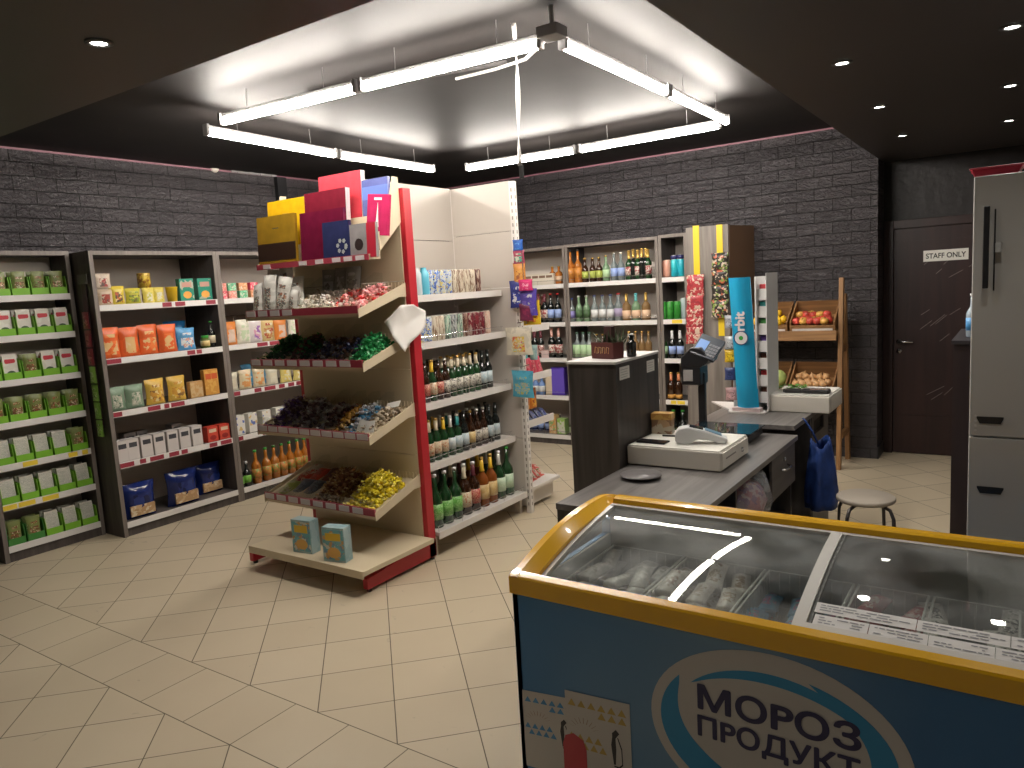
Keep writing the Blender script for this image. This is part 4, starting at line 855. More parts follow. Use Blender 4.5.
hangb(511, 280, 524, 308, 4.56, 'navy_white_print', [(.02, .03, .2), (.04, .06, .35), (.6, .6, .6)], 'navy and white sweet bag in the hanging cluster', 4)
hangb(519, 279, 531, 291, 4.53, 'magenta_print', [(.6, .03, .15), (.7, .3, .4)], 'magenta sweet bag in the hanging cluster', 5)
hangb(521, 288, 535, 316, 4.56, 'violet_print', [(.08, .05, .3), (.15, .1, .35), (.5, .5, .5)], 'violet sweet bag beside the navy one', 6)
hangb(520, 303, 531, 321, 4.55, 'plum_print', [(.15, .02, .06), (.25, .03, .08)], 'plum coloured sweet bag below the violet one', 7)
hangb(524, 300, 538, 325, 4.59, 'yellow_print', [(.75, .5, .02), (.6, .15, .03), (.8, .6, .1)], 'yellow sweet bag at the bottom of the hanging cluster', 8)
q = hangb(506.5, 327, 530, 355, 4.52, 'jelly_bag_print', [(.68, .62, .5), (.7, .5, .08), (.6, .1, .1), (.4, .55, .45)], 'red edged jelly sweet bag hanging on the white upright', 9, 40, .1)
q = hangb(510.5, 371, 533, 397, 4.52, 'blue_jelly_print', [(.10, .45, .62), (.15, .5, .65), (.7, .6, .08), (.55, .5, .4)], 'light blue jelly sweet bag hanging below the red one', 10, 34, -.15)
hangb(530, 345, 536, 360, 4.60, 'pale_teal_print', [(.3, .45, .45), (.4, .55, .5)], 'pale teal sweet bag behind the red edged one', 11)
for x, y in ((518.5, 325), (522, 369)):
    P = YP(x, y, 4.52); q = MB().tube([(P.x, 4.62, P.z + .02), (P.x, 4.50, P.z + .015)], .0035, 6).build('peg_hook', chrome); tag(q, '%s peg hook on the white upright' % ('upper' if y < 340 else 'lower'), 'hook')

# ------------------------------------------------------------------ back wall goods
def brow(pr, pxs, y, z, label, where, cat='bottle', group=None, d=.05, yaw=3, sc=1.0, start=0):
    for i, px in enumerate(pxs):
        p = YP(px, y, 6.84 + d); pp = pr[i % len(pr)] if isinstance(pr, list) else pr
        pp.place((p.x, 6.84 + d, z + .0005), random.uniform(-yaw, yaw), '%s, %s from left %s' % (label, ORD[i + start], where) if len(pxs) > 1 else '%s %s' % (label, where), cat, group or label + 's ' + where, sc=sc)
w1, w2, w3 = 'on %s shelf, wine unit', 'on %s shelf, widest spirits unit', 'on %s shelf, narrow can unit'
lbw = pack('wine_label', [(.62, .56, .5), (.3, .06, .06)], 40, bump=0); lbb = mat('pale_blue_label', (.3, .4, .7), .5); lbg = mat('light_green_label', (.42, .6, .35), .5); lbo = mat('peach_label', (.66, .45, .3), .5)
wine = bottle('wine', .31, .037, gl_black, lbw, mat('plum_neck', (.12, .02, .03), .4), mat('plum_neck', (), .4), nr=.38); wine2 = bottle('wine2', .31, .037, gl_black, lbb, cap_red, None, nr=.38)
wiski = bottle('wiski', .345, .042, gl_amber, mat('amber_label', (.5, .2, .04), .4), cap_black, None, nr=.34, sh=(.5, .72)); sml = bottle('sml', .25, .035, gl_brown, mat('yellowgreen_label', (.35, .4, .08), .5), foil_gold, None, nr=.36)
clr = bottle('clr', .28, .037, gl_clear, lbb, foil_silver, None, nr=.36); tallw = bottle('tallw', .30, .036, gl_black, None, foil_gold, foil_gold, nr=.38); grw = bottle('grw', .29, .037, gl_green, lbw, foil_gold, foil_gold, nr=.38)
vod = bottle('vod', .27, .038, gl_clear, mat('white_label', (.65, .66, .66), .5), mat('cap_navy', (.04, .05, .15), .4), None, nr=.38); vod2 = bottle('vod2', .25, .038, gl_clear, mat('violet_label', (.25, .22, .5), .5), cap_blue, None, nr=.38)
vodg = bottle('vodg', .27, .037, gl_pale, mat('dark_green_label', (.06, .12, .05), .5), foil_silver, None, nr=.38); cog = bottle('cog', .27, .044, gl_gold, lbo, foil_gold, foil_gold, nr=.3, lz=(.08, .38)); cog2 = bottle('cog2', .27, .044, gl_pale, lbo, mat('teal_cap', (.1, .4, .4), .4), mat('teal_cap', (), .4), nr=.3, lz=(.08, .38))
grl = bottle('grl', .27, .038, gl_clear, lbg, mat('cap_dgreen', (.03, .1, .05), .4), None, nr=.36, lz=(.04, .52)); gold2 = bottle('gold2', .27, .034, gl_gold, None, foil_gold, None, nr=.36)
champ = bottle('champ', .32, .043, gl_black, lbw, mat('rose_foil', (.55, .3, .25), .35), mat('rose_foil', (), .4), nr=.34)
purp = carton('bottle_box', .085, .085, .30, [mat('purple_card', (.10, .05, .42), .4), mat('purple_front', (.13, .08, .5), .4)]); bluebx = bottle('blueb', .22, .038, mat('blue_bottle', (.15, .25, .5), .15), mat('white_label', (.6, .6, .6), .5), cap_blue, None)
crm = carton('bottle_box', .085, .085, .28, [mat('cream_card', (.6, .5, .35), .4), mat('cream_front', (.66, .55, .4), .4)])
brow(carton('assorted_box', .11, .10, .12, [mat('pale_card', (.6, .54, .44), .5), mat('pale_front', (.66, .6, .5), .5), mat('brown_print', (.2, .12, .08), .5)]), [528, 535, 542, 549], 275, 1.725, 'low cream box', w1 % 'top', 'box', yaw=.05)
brow(bottle('honey', .19, .04, gl_amber, lbo, foil_gold, None, sh=(.6, .75)), [552.5, 559], 275, 1.725, 'short amber bottle', w1 % 'top', d=.10)
brow(wine, [527, 533, 539, 545], 310, 1.322, 'dark wine bottle', w1 % 'second'); brow(wine2, [551, 558], 310, 1.322, 'wine bottle with pale blue label', w1 % 'second')
brow(bottle('pinkw', .3, .038, mat('rose_wine', (.4, .14, .12), .1), lbw, foil_silver, None), [536, 542.5], 308, 1.322, 'rose wine bottle in the rear row', w1 % 'second', d=.14)
brow(wine, [529, 535, 541], 345, .942, 'black sparkling wine bottle', w1 % 'third'); brow(champ, [552, 559], 345, .942, 'sparkling wine bottle with rose foil', w1 % 'third')
brow(carton('assorted_box', .12, .1, .08, [mat('rose_card', (.6, .4, .38), .5), mat('rose_front', (.65, .5, .48), .5)]), [538, 546], 351, .942, 'low pink box', w1 % 'third', 'box', yaw=.05, d=.02)
brow(purp, [555, 561], 385, .533, 'tall purple bottle box', w1 % 'fourth', 'box', yaw=.03); brow(crm, [549], 385, .533, 'tall cream bottle box', w1 % 'fourth', 'box', yaw=.03)
brow(bluebx, [536, 542], 388, .533, 'pale blue bottle', w1 % 'fourth'); brow(wine, [529.5], 388, .533, 'dark bottle', w1 % 'fourth')
brow(bottle('dkb', .2, .035, mat('navy_bottle', (.02, .03, .10), .2), lbb, cap_white), [529, 535, 541, 548, 554, 560], 425, .102, 'navy bottle', w1 % 'lowest', d=.16)
brow(carton('assorted_box', .09, .08, .21, [mat('yorange_card', (.6, .4, .2), .5), pack('juice_print', [(.6, .3, .1), (.65, .5, .3), (.2, .4, .15)], 30, bump=0)]), [552.5], 425, .102, 'orange and green juice carton', w1 % 'lowest', 'carton', yaw=.05)
brow(carton('assorted_box', .10, .08, .17, [mat('pgreen_card', (.3, .45, .15), .5), pack('green_juice_print', [(.3, .5, .1), (.6, .6, .5)], 20, bump=0)]), [561], 425, .102, 'white and green juice carton', w1 % 'lowest', 'carton', yaw=.05)
# widest unit
brow(wiski, [570.5, 578], 265, 1.725, 'tall amber whisky bottle', w2 % 'top'); brow(sml, [585, 592.5, 599], 265, 1.725, 'short brown liquor bottle', w2 % 'top')
brow(bottle('clr0', .26, .037, gl_pale, lbg, foil_gold), [606], 265, 1.725, 'pale liquor bottle with green label', w2 % 'top'); brow(clr, [614, 621], 265, 1.725, 'clear vodka bottle with blue label', w2 % 'top')
brow([grw, tallw, grw, tallw, tallw, grw], [629, 633.5, 638, 642, 646, 648], 262, 1.725, 'dark wine bottle with gold neck', w2 % 'top')
brow(vod2, [571.5], 305, 1.322, 'violet labelled vodka bottle', w2 % 'second'); brow(vodg, [579, 586.5], 305, 1.322, 'vodka bottle with dark green label', w2 % 'second'); brow(vod, [594.5, 602.5, 610.5], 305, 1.322, 'white labelled vodka bottle with navy cap', w2 % 'second', yaw=.2)
brow(bottle('redcap', .28, .045, gl_clear, mat('round_violet_label', (.35, .3, .45), .5), cap_red, None, nr=.4), [618.5], 305, 1.322, 'vodka bottle with red cap', w2 % 'second')
brow([cog, cog2, cog], [626.5, 636, 646], 305, 1.322, 'wide brandy bottle with peach label', w2 % 'second')
brow(grl, [571.5, 577.5, 583.5, 589.5], 345, .942, 'vodka bottle with light green label', w2 % 'third'); brow(sml, [597, 603, 609], 345, .942, 'small brown bottle', w2 % 'third'); brow(gold2, [629, 635.5, 642, 648.5], 340, .942, 'golden liquor bottle', w2 % 'third')
brow(grl, [572], 385, .533, 'vodka bottle with light green label', w2 % 'fourth'); brow(bottle('grj', .2, .04, gl_green, lbg, cap_green), [573], 425, .102, 'green bottle', w2 % 'lowest')
# narrow unit
brow(can(mat('pink_can_print', (.62, .32, .24), .3), .165, .033), [661, 667.5], 268, 1.73, 'pink can', w3 % 'top', 'drink can'); brow(can(pack('teal_can_print', [(.02, .38, .48), (.03, .45, .5)], 5, .3, bump=0), .165, .034), [674.5, 681], 268, 1.73, 'teal can', w3 % 'top', 'drink can', d=.06)
brow(can(mat('navy_can_print', (.03, .03, .12), .3), .04, .0345), [674.5, 681], 268, 1.73 + .166, 'navy tin on the teal can', w3 % 'top', 'tin', d=.06)
brow(can(pack('green_can_print', [(.03, .22, .03), (.05, .3, .05)], 6, .3, bump=0), .175, .034), [663.5, 670.5, 677.5], 310, 1.322, 'green beer can', w3 % 'second', 'drink can')
brow(can(mat('pale_blue_can', (.4, .5, .5), .3), .2, .03), [684], 308, 1.322, 'pale blue can', w3 % 'second', 'drink can', d=.08)
bw_ = bottle('bwc', .27, .034, gl_black, lbb, cap_white, mat('white_label', (.6, .6, .6), .5)); brow([bottle('bwg', .27, .034, gl_green, lbg, cap_black), bw_, bw_], [664.5, 672.5, 680.5], 350, .942, 'dark beer bottle', w3 % 'third')
bo = bottle('bo', .27, .036, gl_brown, mat('orange_beer_strip', (.6, .3, .06), .5), foil_gold, mat('orange_neck', (.6, .22, .1), .4), lz=(.06, .2)); brow(bo, [664, 671.5, 679], 392, .533, 'brown beer bottle with orange labels', w3 % 'fourth')
brow(bottle('blk', .33, .045, gl_black, mat('dark_label', (.03, .06, .03), .4), cap_green), [664, 674, 683], 425, .102, 'large black bottle', w3 % 'lowest')

# pillar cabinet ------------------------------------------------------------------------------------
wd2 = wood('grey_oak_laminate', (.15, .13, .115), (.25, .22, .195), 'Z', .5, 4); brn = mat('brown_side_board', (.17, .10, .06), .5)
pc = empty('pillar_cabinet', 'wide grey wood cabinet panel with yellow strips, right of the back shelves', 'cabinet', (-2.615, 6.83, 0))
MB().box(0, .40, 0, .02, 0, 2.175).build('front_panel', wd2, pc); MB().prism([(.385, .02), (.405, .02), (.515, .405), (.495, .405)], 0, 2.165, 'z').build('side_panel', brn, pc); MB().prism([(0, .02), (.385, .02), (.495, .40), (0, .40)], 2.14, 2.165, 'z').build('top_panel', wd2, pc)
MB().box(0, .02, .02, .40, 0, 2.14).build('side_panel', wd, pc)
yel = mat('yellow_strip', (.78, .55, .02), .4)
def strip(px0, px1, ptop, pbot, label):
    a = YP(px0, ptop, 6.82); c = YP(px1, pbot, 6.82)
    q = MB().box(-(c.x - a.x) / 2, (c.x - a.x) / 2, -.004, 0, c.z - a.z, .0).build('hanging_strip', yel); q.location = ((a.x + c.x) / 2, 6.828, a.z); tag(q, label, 'strip'); return q
strip(692.5, 700, 226, 280, 'yellow hanging strip at the left carrying red snack bags'); strip(716, 724.5, 225, 336, 'yellow hanging strip at the right carrying black snack bags')
def sbag(px0, px1, yt, yb, key, cols, label, group, seed, dy=.0):
    a = YP(px0, yb, 6.79); c = YP(px1, yt, 6.79)
    pouch('snack_bag', c.x - a.x, c.z - a.z, .05, pack(key, cols, 26), rail_r, seed=seed, plain=True).place(((a.x + c.x) / 2, 6.765 - dy, a.z), label=label, cat='snack bag', group=group)
ys = [274, 294, 308, 317, 325.5, 333, 341.5]
for i in range(6): sbag(686.5, 704, ys[i], ys[i + 1] + 2, 'red_snack_print2', [(.45, .04, .05), (.6, .45, .35), (.3, .03, .04)], 'red snack bag, %s from top on the left yellow strip' % ORD[i], 'red snack bags', i, .004 * i)
ys = [252, 269, 284, 299, 317]
for i in range(4): sbag(711.5, 728.5, ys[i], ys[i + 1] + 1, 'black_nut_print', [(.03, .025, .02), (.6, .5, .4), (.5, .12, .06), (.2, .3, .06), (.02, .02, .02)], 'black snack bag with nut print, %s from top on the right yellow strip' % ORD[i], 'black snack bags', i + 9)
P = YP(696, 346, 6.8); q = MB().box(-.035, .035, -.003, 0, -.025, .025).build('price_tag', mat('card_white', (.75, .73, .68), .5)); q.location = (P.x, 6.828, P.z); tag(q, 'white price tag under the red snack bags', 'price tag')

# fruit stand -----------------------------------------------------------------------------------------
oak = wood('honey_wood', (.20, .10, .04), (.36, .19, .075), 'X', .5, 5); oakz = wood('honey_wood_upright', (.24, .12, .045), (.38, .2, .08), 'Z', .5, 5)
fs = empty('fruit_stand', 'honey coloured wooden fruit stand with four crates against the black brick wall', 'fruit stand', (0, 0, 0))
FX0, FX1 = -2.13, -1.285
for x in (FX0, FX1):
    b = MB(); b.prism([(6.72, 0), (6.78, 0), (6.93, 1.64), (6.87, 1.64)], x, x + .035, 'x').build('post', oakz, fs)
    MB().prism([(7.14, 0), (7.20, 0), (7.03, 1.50), (6.97, 1.50)], x, x + .035, 'x').build('post', oakz, fs)
for zz in (.25, 1.0): MB().box(FX1, FX1 + .03, 6.86, 7.12, zz, zz + .05).build('side_rail', oakz, fs)
for zt, lab in ((1.20, 'u'), (.66, 'l')):
    yf = 6.75 + (zt - .6) * .09 - .03
    MB().box(FX0 + .035, FX1, yf - .02, yf, zt - .085, zt).build('front_board', oak, fs, bevel=.003)
    MB().prism([(yf, zt - .05), (7.05, zt + .10), (7.05, zt + .12), (yf, zt - .03)], FX0 + .035, FX1, 'x').build('crate_shelf', oak, fs)
fruits = {}
def crate(x0, x1, zt, label, fm, r, n, flabel, cat, nx, sq=1.0):
    yf = 6.75 + (zt - .6) * .09 - .02; t = .012; sl = .15 / .33
    e = empty('fruit_crate', label, 'crate', (x0, yf, zt - .008), 0)
    e.rotation_euler = (math.atan(sl * .8), 0, 0)
    W = x1 - x0
    b = MB(); b.box(0, W, 0, t, 0, .055).box(0, W, .30, .30 + t, 0, .16).box(0, W, 0, .31, 0, t); b.build('crate_box', oak, e)
    for x in (0, W - t): MB().prism([(t, t), (.30, t), (.30, .16), (t, .085)], x, x + t, 'x').build('crate_side', oak, e)
    q = MB().box(.02, W - .02, -.004, 0, .0, .028).build('price_strip', rail_w, e)
    Mw = Matrix.Translation(e.location) @ Matrix.Rotation(math.atan(sl * .8), 4, 'X')
    ny = max(1, math.ceil(n / nx)); i = 0
    for jy in range(ny):
        for jx in range(nx):
            if i >= n: break
            p = Mw @ Vector((t + r + (W - 2 * t - 2 * r) * ((jx + (.5 if jy % 2 and nx > 1 else 0) * .8) / (max(1, nx - .2) if nx > 2 else 1)), (.10 if n == 2 else .02 + r) + (.27 - 2 * r) * jy / max(1, ny - 1), t + r * (1.0 + (1.0 if jy % 2 == 0 and nx > 2 else 0) * .5) + random.uniform(0, .006)))
            o = bpy.data.objects.new(flabel[0], fm[i % len(fm)]); C.objects.link(o); o.location = p; o.rotation_euler = (random.uniform(-.5, .5), random.uniform(-.5, .5), random.uniform(0, 6)); tag(o, flabel[1], cat, flabel[2]); i += 1
def fruit(name, r, m, kind):
    b = MB()
    if kind == 'lemon': pr = [(0, -1.25), (.15, -1.15), (.45, -.9), (.8, -.5), (.92, 0), (.8, .5), (.45, .9), (.16, 1.15), (0, 1.28)]
    elif kind == 'apple': pr = [(0, -.7), (.25, -.85), (.6, -.75), (.92, -.3), (1, .15), (.85, .65), (.5, .85), (.2, .78), (0, .6)]
    elif kind == 'onion': pr = [(0, -.85), (.3, -.82), (.75, -.55), (1, 0), (.85, .5), (.4, .85), (.12, 1.1), (.08, 1.35), (0, 1.35)]
    else: pr = [(math.sin(PI * t / 10), -math.cos(PI * t / 10)) for t in range(11)]
    b.lathe([(a * r, c * r) for a, c in pr], 14)
    if kind == 'apple': b.tube([(0, 0, r * .6), (.002, 0, r * 1.1)], .0015, 5, 1)
    return b.mesh(name, [m, mat('brown_stem', (.08, .05, .02), .6)] if kind == 'apple' else m, True)
lem = fruit('lemon', .033, mat('lemon_skin', (.85, .52, .02), .4, bump=.3, bscale=200), 'lemon'); app = fruit('apple', .037, mat('red_apple_skin', (.55, .07, .05), .3, var=.5, vscale=25), 'apple'); app2 = fruit('apple', .037, mat('yellow_apple_skin', (.65, .35, .08), .3, var=.35, vscale=25), 'apple')
oni = fruit('onion', .034, mat('onion_skin', (.60, .34, .15), .35, var=.3, vscale=30), 'onion'); cab = fruit('cabbage', .078, mat('cabbage_leaf', (.42, .52, .16), .5, var=.25, vscale=14, bump=.8, bscale=25), 'ball')
crate(-2.06, -1.69, 1.20, 'upper left crate holding lemons', [lem], .036, 17, ('lemon', 'yellow lemon in the upper left crate of the fruit stand', 'lemons'), 'lemon', 6)
crate(-1.67, -1.30, 1.20, 'upper right crate holding red apples', [app, app2, app], .038, 17, ('apple', 'red or yellow apple in the upper right crate', 'apples'), 'apple', 5)
crate(-2.06, -1.69, .66, 'lower left crate holding pale cabbages', [cab], .08, 2, ('cabbage', 'round pale green cabbage in the lower left crate', 'cabbages'), 'cabbage', 2)
crate(-1.67, -1.30, .66, 'lower right crate holding onions', [oni], .036, 16, ('onion', 'golden onion in the lower right crate', 'onions'), 'onion', 5)

# ------------------------------------------------------------------ counters
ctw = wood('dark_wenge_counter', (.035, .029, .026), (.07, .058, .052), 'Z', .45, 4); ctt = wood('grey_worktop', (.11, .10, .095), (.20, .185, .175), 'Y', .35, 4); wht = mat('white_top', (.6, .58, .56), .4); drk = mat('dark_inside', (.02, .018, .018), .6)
e = empty('tall_counter', 'tall dark wood pedestal counter with pale top behind the cash register', 'counter', (0, 0, 0))
TX0, TX1, TY0, TY1, TZT = -1.945, -1.672, 3.36, 3.89, 1.31
MB().box(TX0, TX1, TY0, TY1, 0, TZT).build('body', ctw, e); MB().box(TX0 - .012, TX1 + .004, TY0 - .006, TY1 + .006, TZT, TZT + .014).build('top', wht, e, bevel=.002)
for y0, y1, z0, z1, s_ in ((3.40, 3.515, 1.225, 1.29, 'near'), (3.735, 3.835, 1.222, 1.285, 'far')):
    q = MB().box(TX1 + .0002, TX1 + .0015, y0, y1, z0, z1, 0).build('paper_notice', mat('card_white', (.75, .73, .68), .5), e)
    q['label'] = s_ + ' white paper notice'
    b = MB()
    for k in range(4): b.box(TX1 + .0016, TX1 + .0018, y0 + .01, y1 - .015 - .01 * (k % 2), z1 - .015 - k * .013, z1 - .013 - k * .013)
    b.build('printed_lines', mat('grey_print', (.3, .3, .3), .6), q)
e = empty('cashier_counter', 'long low cashier counter with grey worktop, drawer and cabinet', 'counter', (0, 0, 0))
LX0, LX1, LY0, LY1, LZ = -1.66, -1.05, 2.70, 4.42, .78
MB().box(LX0, LX1, LY0, LY1, LZ - .028, LZ).build('worktop', ctt, e, bevel=.002)
MB().box(LX0, LX0 + .02, LY0 + .01, LY1, 0, LZ - .028).build('back_panel', ctw, e)
for y in (LY0 + .01, 3.36, 4.36): MB().box(LX0 + .02, LX1 - .03, y, y + .02, 0, LZ - .028).build('divider_panel', ctw, e)
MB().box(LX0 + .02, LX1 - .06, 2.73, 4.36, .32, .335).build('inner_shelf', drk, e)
q = MB().box(LX1 - .025, LX1 - .008, 3.90, 4.38, .52, LZ - .03).build('drawer', wood('grey_drawer_front', (.06, .052, .048), (.10, .088, .08), 'Y', .45, 4), e, bevel=.002)
MB().tube([(LX1 - .01, 4.07, .655), (LX1 + .018, 4.09, .652), (LX1 + .018, 4.19, .652), (LX1 - .01, 4.21, .655)], .006, 8).build('drawer_handle', chrome, q, True)
b = MB(); b.lathe([(0, 0), (.01, 0), (.01, .008), (0, .008)], 12); b.v = [Vector((LX1 - .008 + p.z, 4.14 + p.x, .70 + p.y)) for p in b.v]; b.build('drawer_lock', chrome, q, True)
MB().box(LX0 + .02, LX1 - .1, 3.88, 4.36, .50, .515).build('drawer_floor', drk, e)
e = empty('display_counter', 'raised far section of the counter carrying the chewing gum display', 'counter', (0, 0, 0))
UX0, UX1, UY0, UY1, UZ = -1.66, -1.07, 4.43, 5.36, .83
MB().box(UX0, UX1, UY0, UY1, UZ - .028, UZ).build('worktop', ctt, e, bevel=.002)
MB().box(UX0, UX0 + .02, UY0, UY1, 0, UZ - .028).build('back_panel', ctw, e)
MB().box(LX0 + .35, UX1 - .32, UY0, UY0 + .02, 0, UZ - .028).build('divider_panel', ctw, e)
cabm = wood('grey_cabinet_side', (.07, .06, .055), (.12, .105, .095), 'Z', .45, 4)
q = MB().box(UX0 + .02, UX1 - .005, 4.84, 4.86, 0, UZ - .028).build('cabinet_side', cabm, e)
b = MB(); b.box(UX1 - .02, UX1, 4.86, 5.34, 0, .68).box(UX1 - .02, UX1, 4.86, 4.92, .68, UZ - .028).box(UX1 - .02, UX1, 5.2, 5.34, .68, UZ - .028).box(UX1 - .02, UX1, 4.92, 5.2, .77, UZ - .028); b.build('cabinet_door', cabm, e)
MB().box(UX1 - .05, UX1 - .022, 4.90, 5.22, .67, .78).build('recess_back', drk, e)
MB().box(UX1 - .0, UX1 + .004, 4.93, 5.0, .5, .52).build('cabinet_handle', cap_black, e)
# white box (till drawer) on the far counter
e = empty('white_till_drawer', 'white till drawer on the far right end of the counter', 'till drawer', (-1.340, 4.86, UZ + .001))
ivory = mat('ivory_painted_metal', (.66, .62, .55), .4)
MB().box(0, .375, 0, .40, 0, .105).build('body', ivory, e, bevel=.006); MB().box(.01, .365, .004, .39, .105, .112).build('lid', mat('ivory_lid', (.72, .70, .64), .35), e, bevel=.003); MB().box(.375, .379, .03, .37, .015, .09).build('drawer_front', ivory, e, bevel=.002)
# handheld scanner / tablet lying on it and greens beside
e = empty('handheld_terminal', 'black handheld terminal lying on the white till drawer at right', 'terminal', (-1.13, 4.97, UZ + .114), .1)
b = MB(); b.prism([(-.12, -.035), (-.02, -.03), (.02, -.055), (.14, -.055), (.15, 0), (.14, .055), (.02, .055), (-.02, .03), (-.12, .035), (-.14, 0)], 0, .022, 'z'); b.build('body', cap_black, e, bevel=.005); MB().box(.03, .13, -.04, .04, .0222, .0235).build('screen', mat('grey_screen', (.18, .2, .2), .15), e)
b = MB(); rg = random.Random(5)
for i in range(26):
    x, y = rg.uniform(-.11, .11), rg.uniform(-.05, .05); a = rg.uniform(0, 6); l = rg.uniform(.03, .06); z = rg.uniform(.008, .035)
    b.add([(x, y, z - .006), (x + l * .5 * math.cos(a) - .012 * math.sin(a), y + l * .5 * math.sin(a) + .012 * math.cos(a), z + .008), (x + l * math.cos(a), y + l * math.sin(a), z), (x + l * .5 * math.cos(a) + .012 * math.sin(a), y + l * .5 * math.sin(a) - .012 * math.cos(a), z + .002)], [(0, 3, 2, 1)])
q = b.build('herb_bunch', mat('fresh_green_leaf', (.10, .28, .03), .5)); q.location = (-1.27, 5.08, UZ + .114); s_ = q.modifiers.new('t', 'SOLIDIFY'); s_.thickness = .002; tag(q, 'bunch of green herbs on the white till drawer', 'herbs')

# cash drawer in front ---------------------------------------------------------------------------------
e = empty('cash_drawer', 'large white cash drawer with key lock in the middle of the counter', 'cash drawer', (-1.665, 3.44, LZ + .001), 0)
MB().box(0, .49, 0, .43, 0.004, .098).build('body', ivory, e, bevel=.005); MB().box(.005, .485, .005, .425, .098, .104).build('lid', mat('ivory_lid', (), .4), e, bevel=.002)
q = MB().box(.49, .497, .01, .42, .012, .092).build('drawer_front', ivory, e, bevel=.002); MB().box(.497, .4985, .06, .21, .055, .062).build('slot', slot, q); b = MB(); b.lathe([(0, 0), (.013, 0), (.013, .006), (0, .006)], 16); b.v = [Vector((.497 + p.z, .31 + p.x, .05 + p.y)) for p in b.v]; b.build('key_lock', chrome, q, True)
# card terminal
e = empty('card_terminal', 'white and grey card payment terminal on the cash drawer', 'card terminal', (-1.325, 3.60, LZ + .106), .35); e.scale = (1.15, 1.05, 1.3)
b = MB(); b.prism([(-.115, 0.012), (-.095, 0), (-.05, 0), (-.02, .018), (.05, .012), (.065, 0), (.105, 0), (.112, .02), (.02, .052), (-.055, .068), (-.095, .062), (-.112, .045)], -.038, .038, 'y'); b.build('body', mat('pale_grey_plastic', (.62, .62, .62), .3), e, bevel=.008)
def face(x0, x1, z0, z1, name, m):   # inclined face plates along the terminal top
    b = MB(); b.add([(x0, -.028, z0), (x1, -.028, z1), (x1, .028, z1), (x0, .028, z0)], [(0, 1, 2, 3)]); q = b.build(name, m, e); s_ = q.modifiers.new('t', 'SOLIDIFY'); s_.thickness = .002
face(-.050, .008, .0695, .058, 'screen', mat('dark_screen', (.015, .015, .02), .1)); face(.016, .085, .056, .0335, 'keypad', mat('blue_grey_keys', (.10, .20, .28), .4))
# phone, pen, tea box
q = MB().box(-.08, .08, -.036, .036, 0, .009).build('smartphone', mat('black_glass', (.012, .012, .014), .08), bevel=.004); q.location = (-1.56, 3.53, LZ + .106); q.rotation_euler = (0, 0, -.02); tag(q, 'black smartphone lying on the left of the cash drawer', 'phone')
q = MB().tube([(-.07, 0, .006), (.07, .0, .006)], .0045, 8).build('pen', cap_black, None, True); q.location = (-1.50, 3.69, LZ + .1055); q.rotation_euler = (0, 0, .15); tag(q, 'black pen lying behind the smartphone', 'pen')
e = empty('tea_box', 'brown and gold tea box standing at the back of the cash drawer', 'box', (-1.60, 3.74, LZ + .106), .12)
MB().box(-.055, .055, 0, .065, 0, .105).build('carton', pack('brown_tea_print', [(.20, .11, .06), (.35, .22, .12), (.4, .34, .25)], 14, bump=0), e); MB().box(-.057, .057, -.002, .067, .078, .112).build('lid', pack('gold_tea_print', [(.5, .3, .08), (.4, .2, .05)], 20, bump=0), e)
# turntable plate on worktop
b = MB(); b.lathe([(0, .012), (.085, .012), (.10, .016), (.10, .020), (0, .020)], 28); b.lathe([(0, 0), (.03, 0), (.03, .012), (0, .012)], 16)
q = b.build('round_plate', mat('grey_plate_plastic', (.16, .15, .15), .3), None, True); q.location = (-1.49, 3.22, LZ + .001); tag(q, 'round grey plate on the worktop in front of the cash drawer', 'plate')
# scale: platform + pole + display head
e = empty('retail_scale', 'black retail scale with pole mounted display and glossy platform', 'scale', (-1.40, 3.98, LZ + .001))
bl = mat('black_plastic', (.015, .015, .017), .35)
MB().box(-.19, .17, .10, .37, 0.01, .055).build('platform_base', bl, e, bevel=.005); MB().box(-.20, .18, .09, .38, .055, .062).build('platform', mat('glossy_dark_platform', (.02, .035, .045), .05, .3), e, bevel=.002)
px, py = -.20, .40
MB().box(px - .035, px + .035, py - .03, py + .03, 0, .012).build('pole_foot', bl, e); MB().box(px - .022, px + .022, py - .015, py + .015, .012, .36).build('pole', bl, e, bevel=.003)
b = MB(); b.box(px - .105, px + .015, py - .07, py + .07, .29, .42); b.prism([(px - .105, .40), (px + .015, .40), (px + .07, .43), (px + .08, .45), (px + .02, .52), (px - .04, .52), (px - .105, .46)], py - .075, py + .075, 'y')
b.build('printer_head', bl, e, bevel=.008)
q = MB().box(px - .09, px - .03, py - .074, py - .070, .315, .385).build('label_roll_window', mat('grey_window', (.35, .33, .32), .3), e, bevel=.004)
hd = bpy.data.objects.new('display_panel', MB().box(-.075, .075, -.08, .08, 0, .022).mesh('display_panel', mat('dark_blue_grey_plastic', (.03, .04, .055), .3))); C.objects.link(hd); hd.parent = e; hd.location = (px + .045, py - .01, .505); hd.rotation_euler = (.75, .35, 0)
MB().box(-.065, -.005, -.04, .04, .022, .0235).build('lcd_screen', mat('lit_blue_lcd', (.12, .25, .55), .3, emis=.15), hd)
b = MB()
for i in range(4):
    for j in range(4): b.box(.004 + i * .017, .017 + i * .017, -.065 + j * .024, -.047 + j * .024, .022, .026)
b.build('keys', mat('grey_keys', (.14, .15, .17), .4), hd)
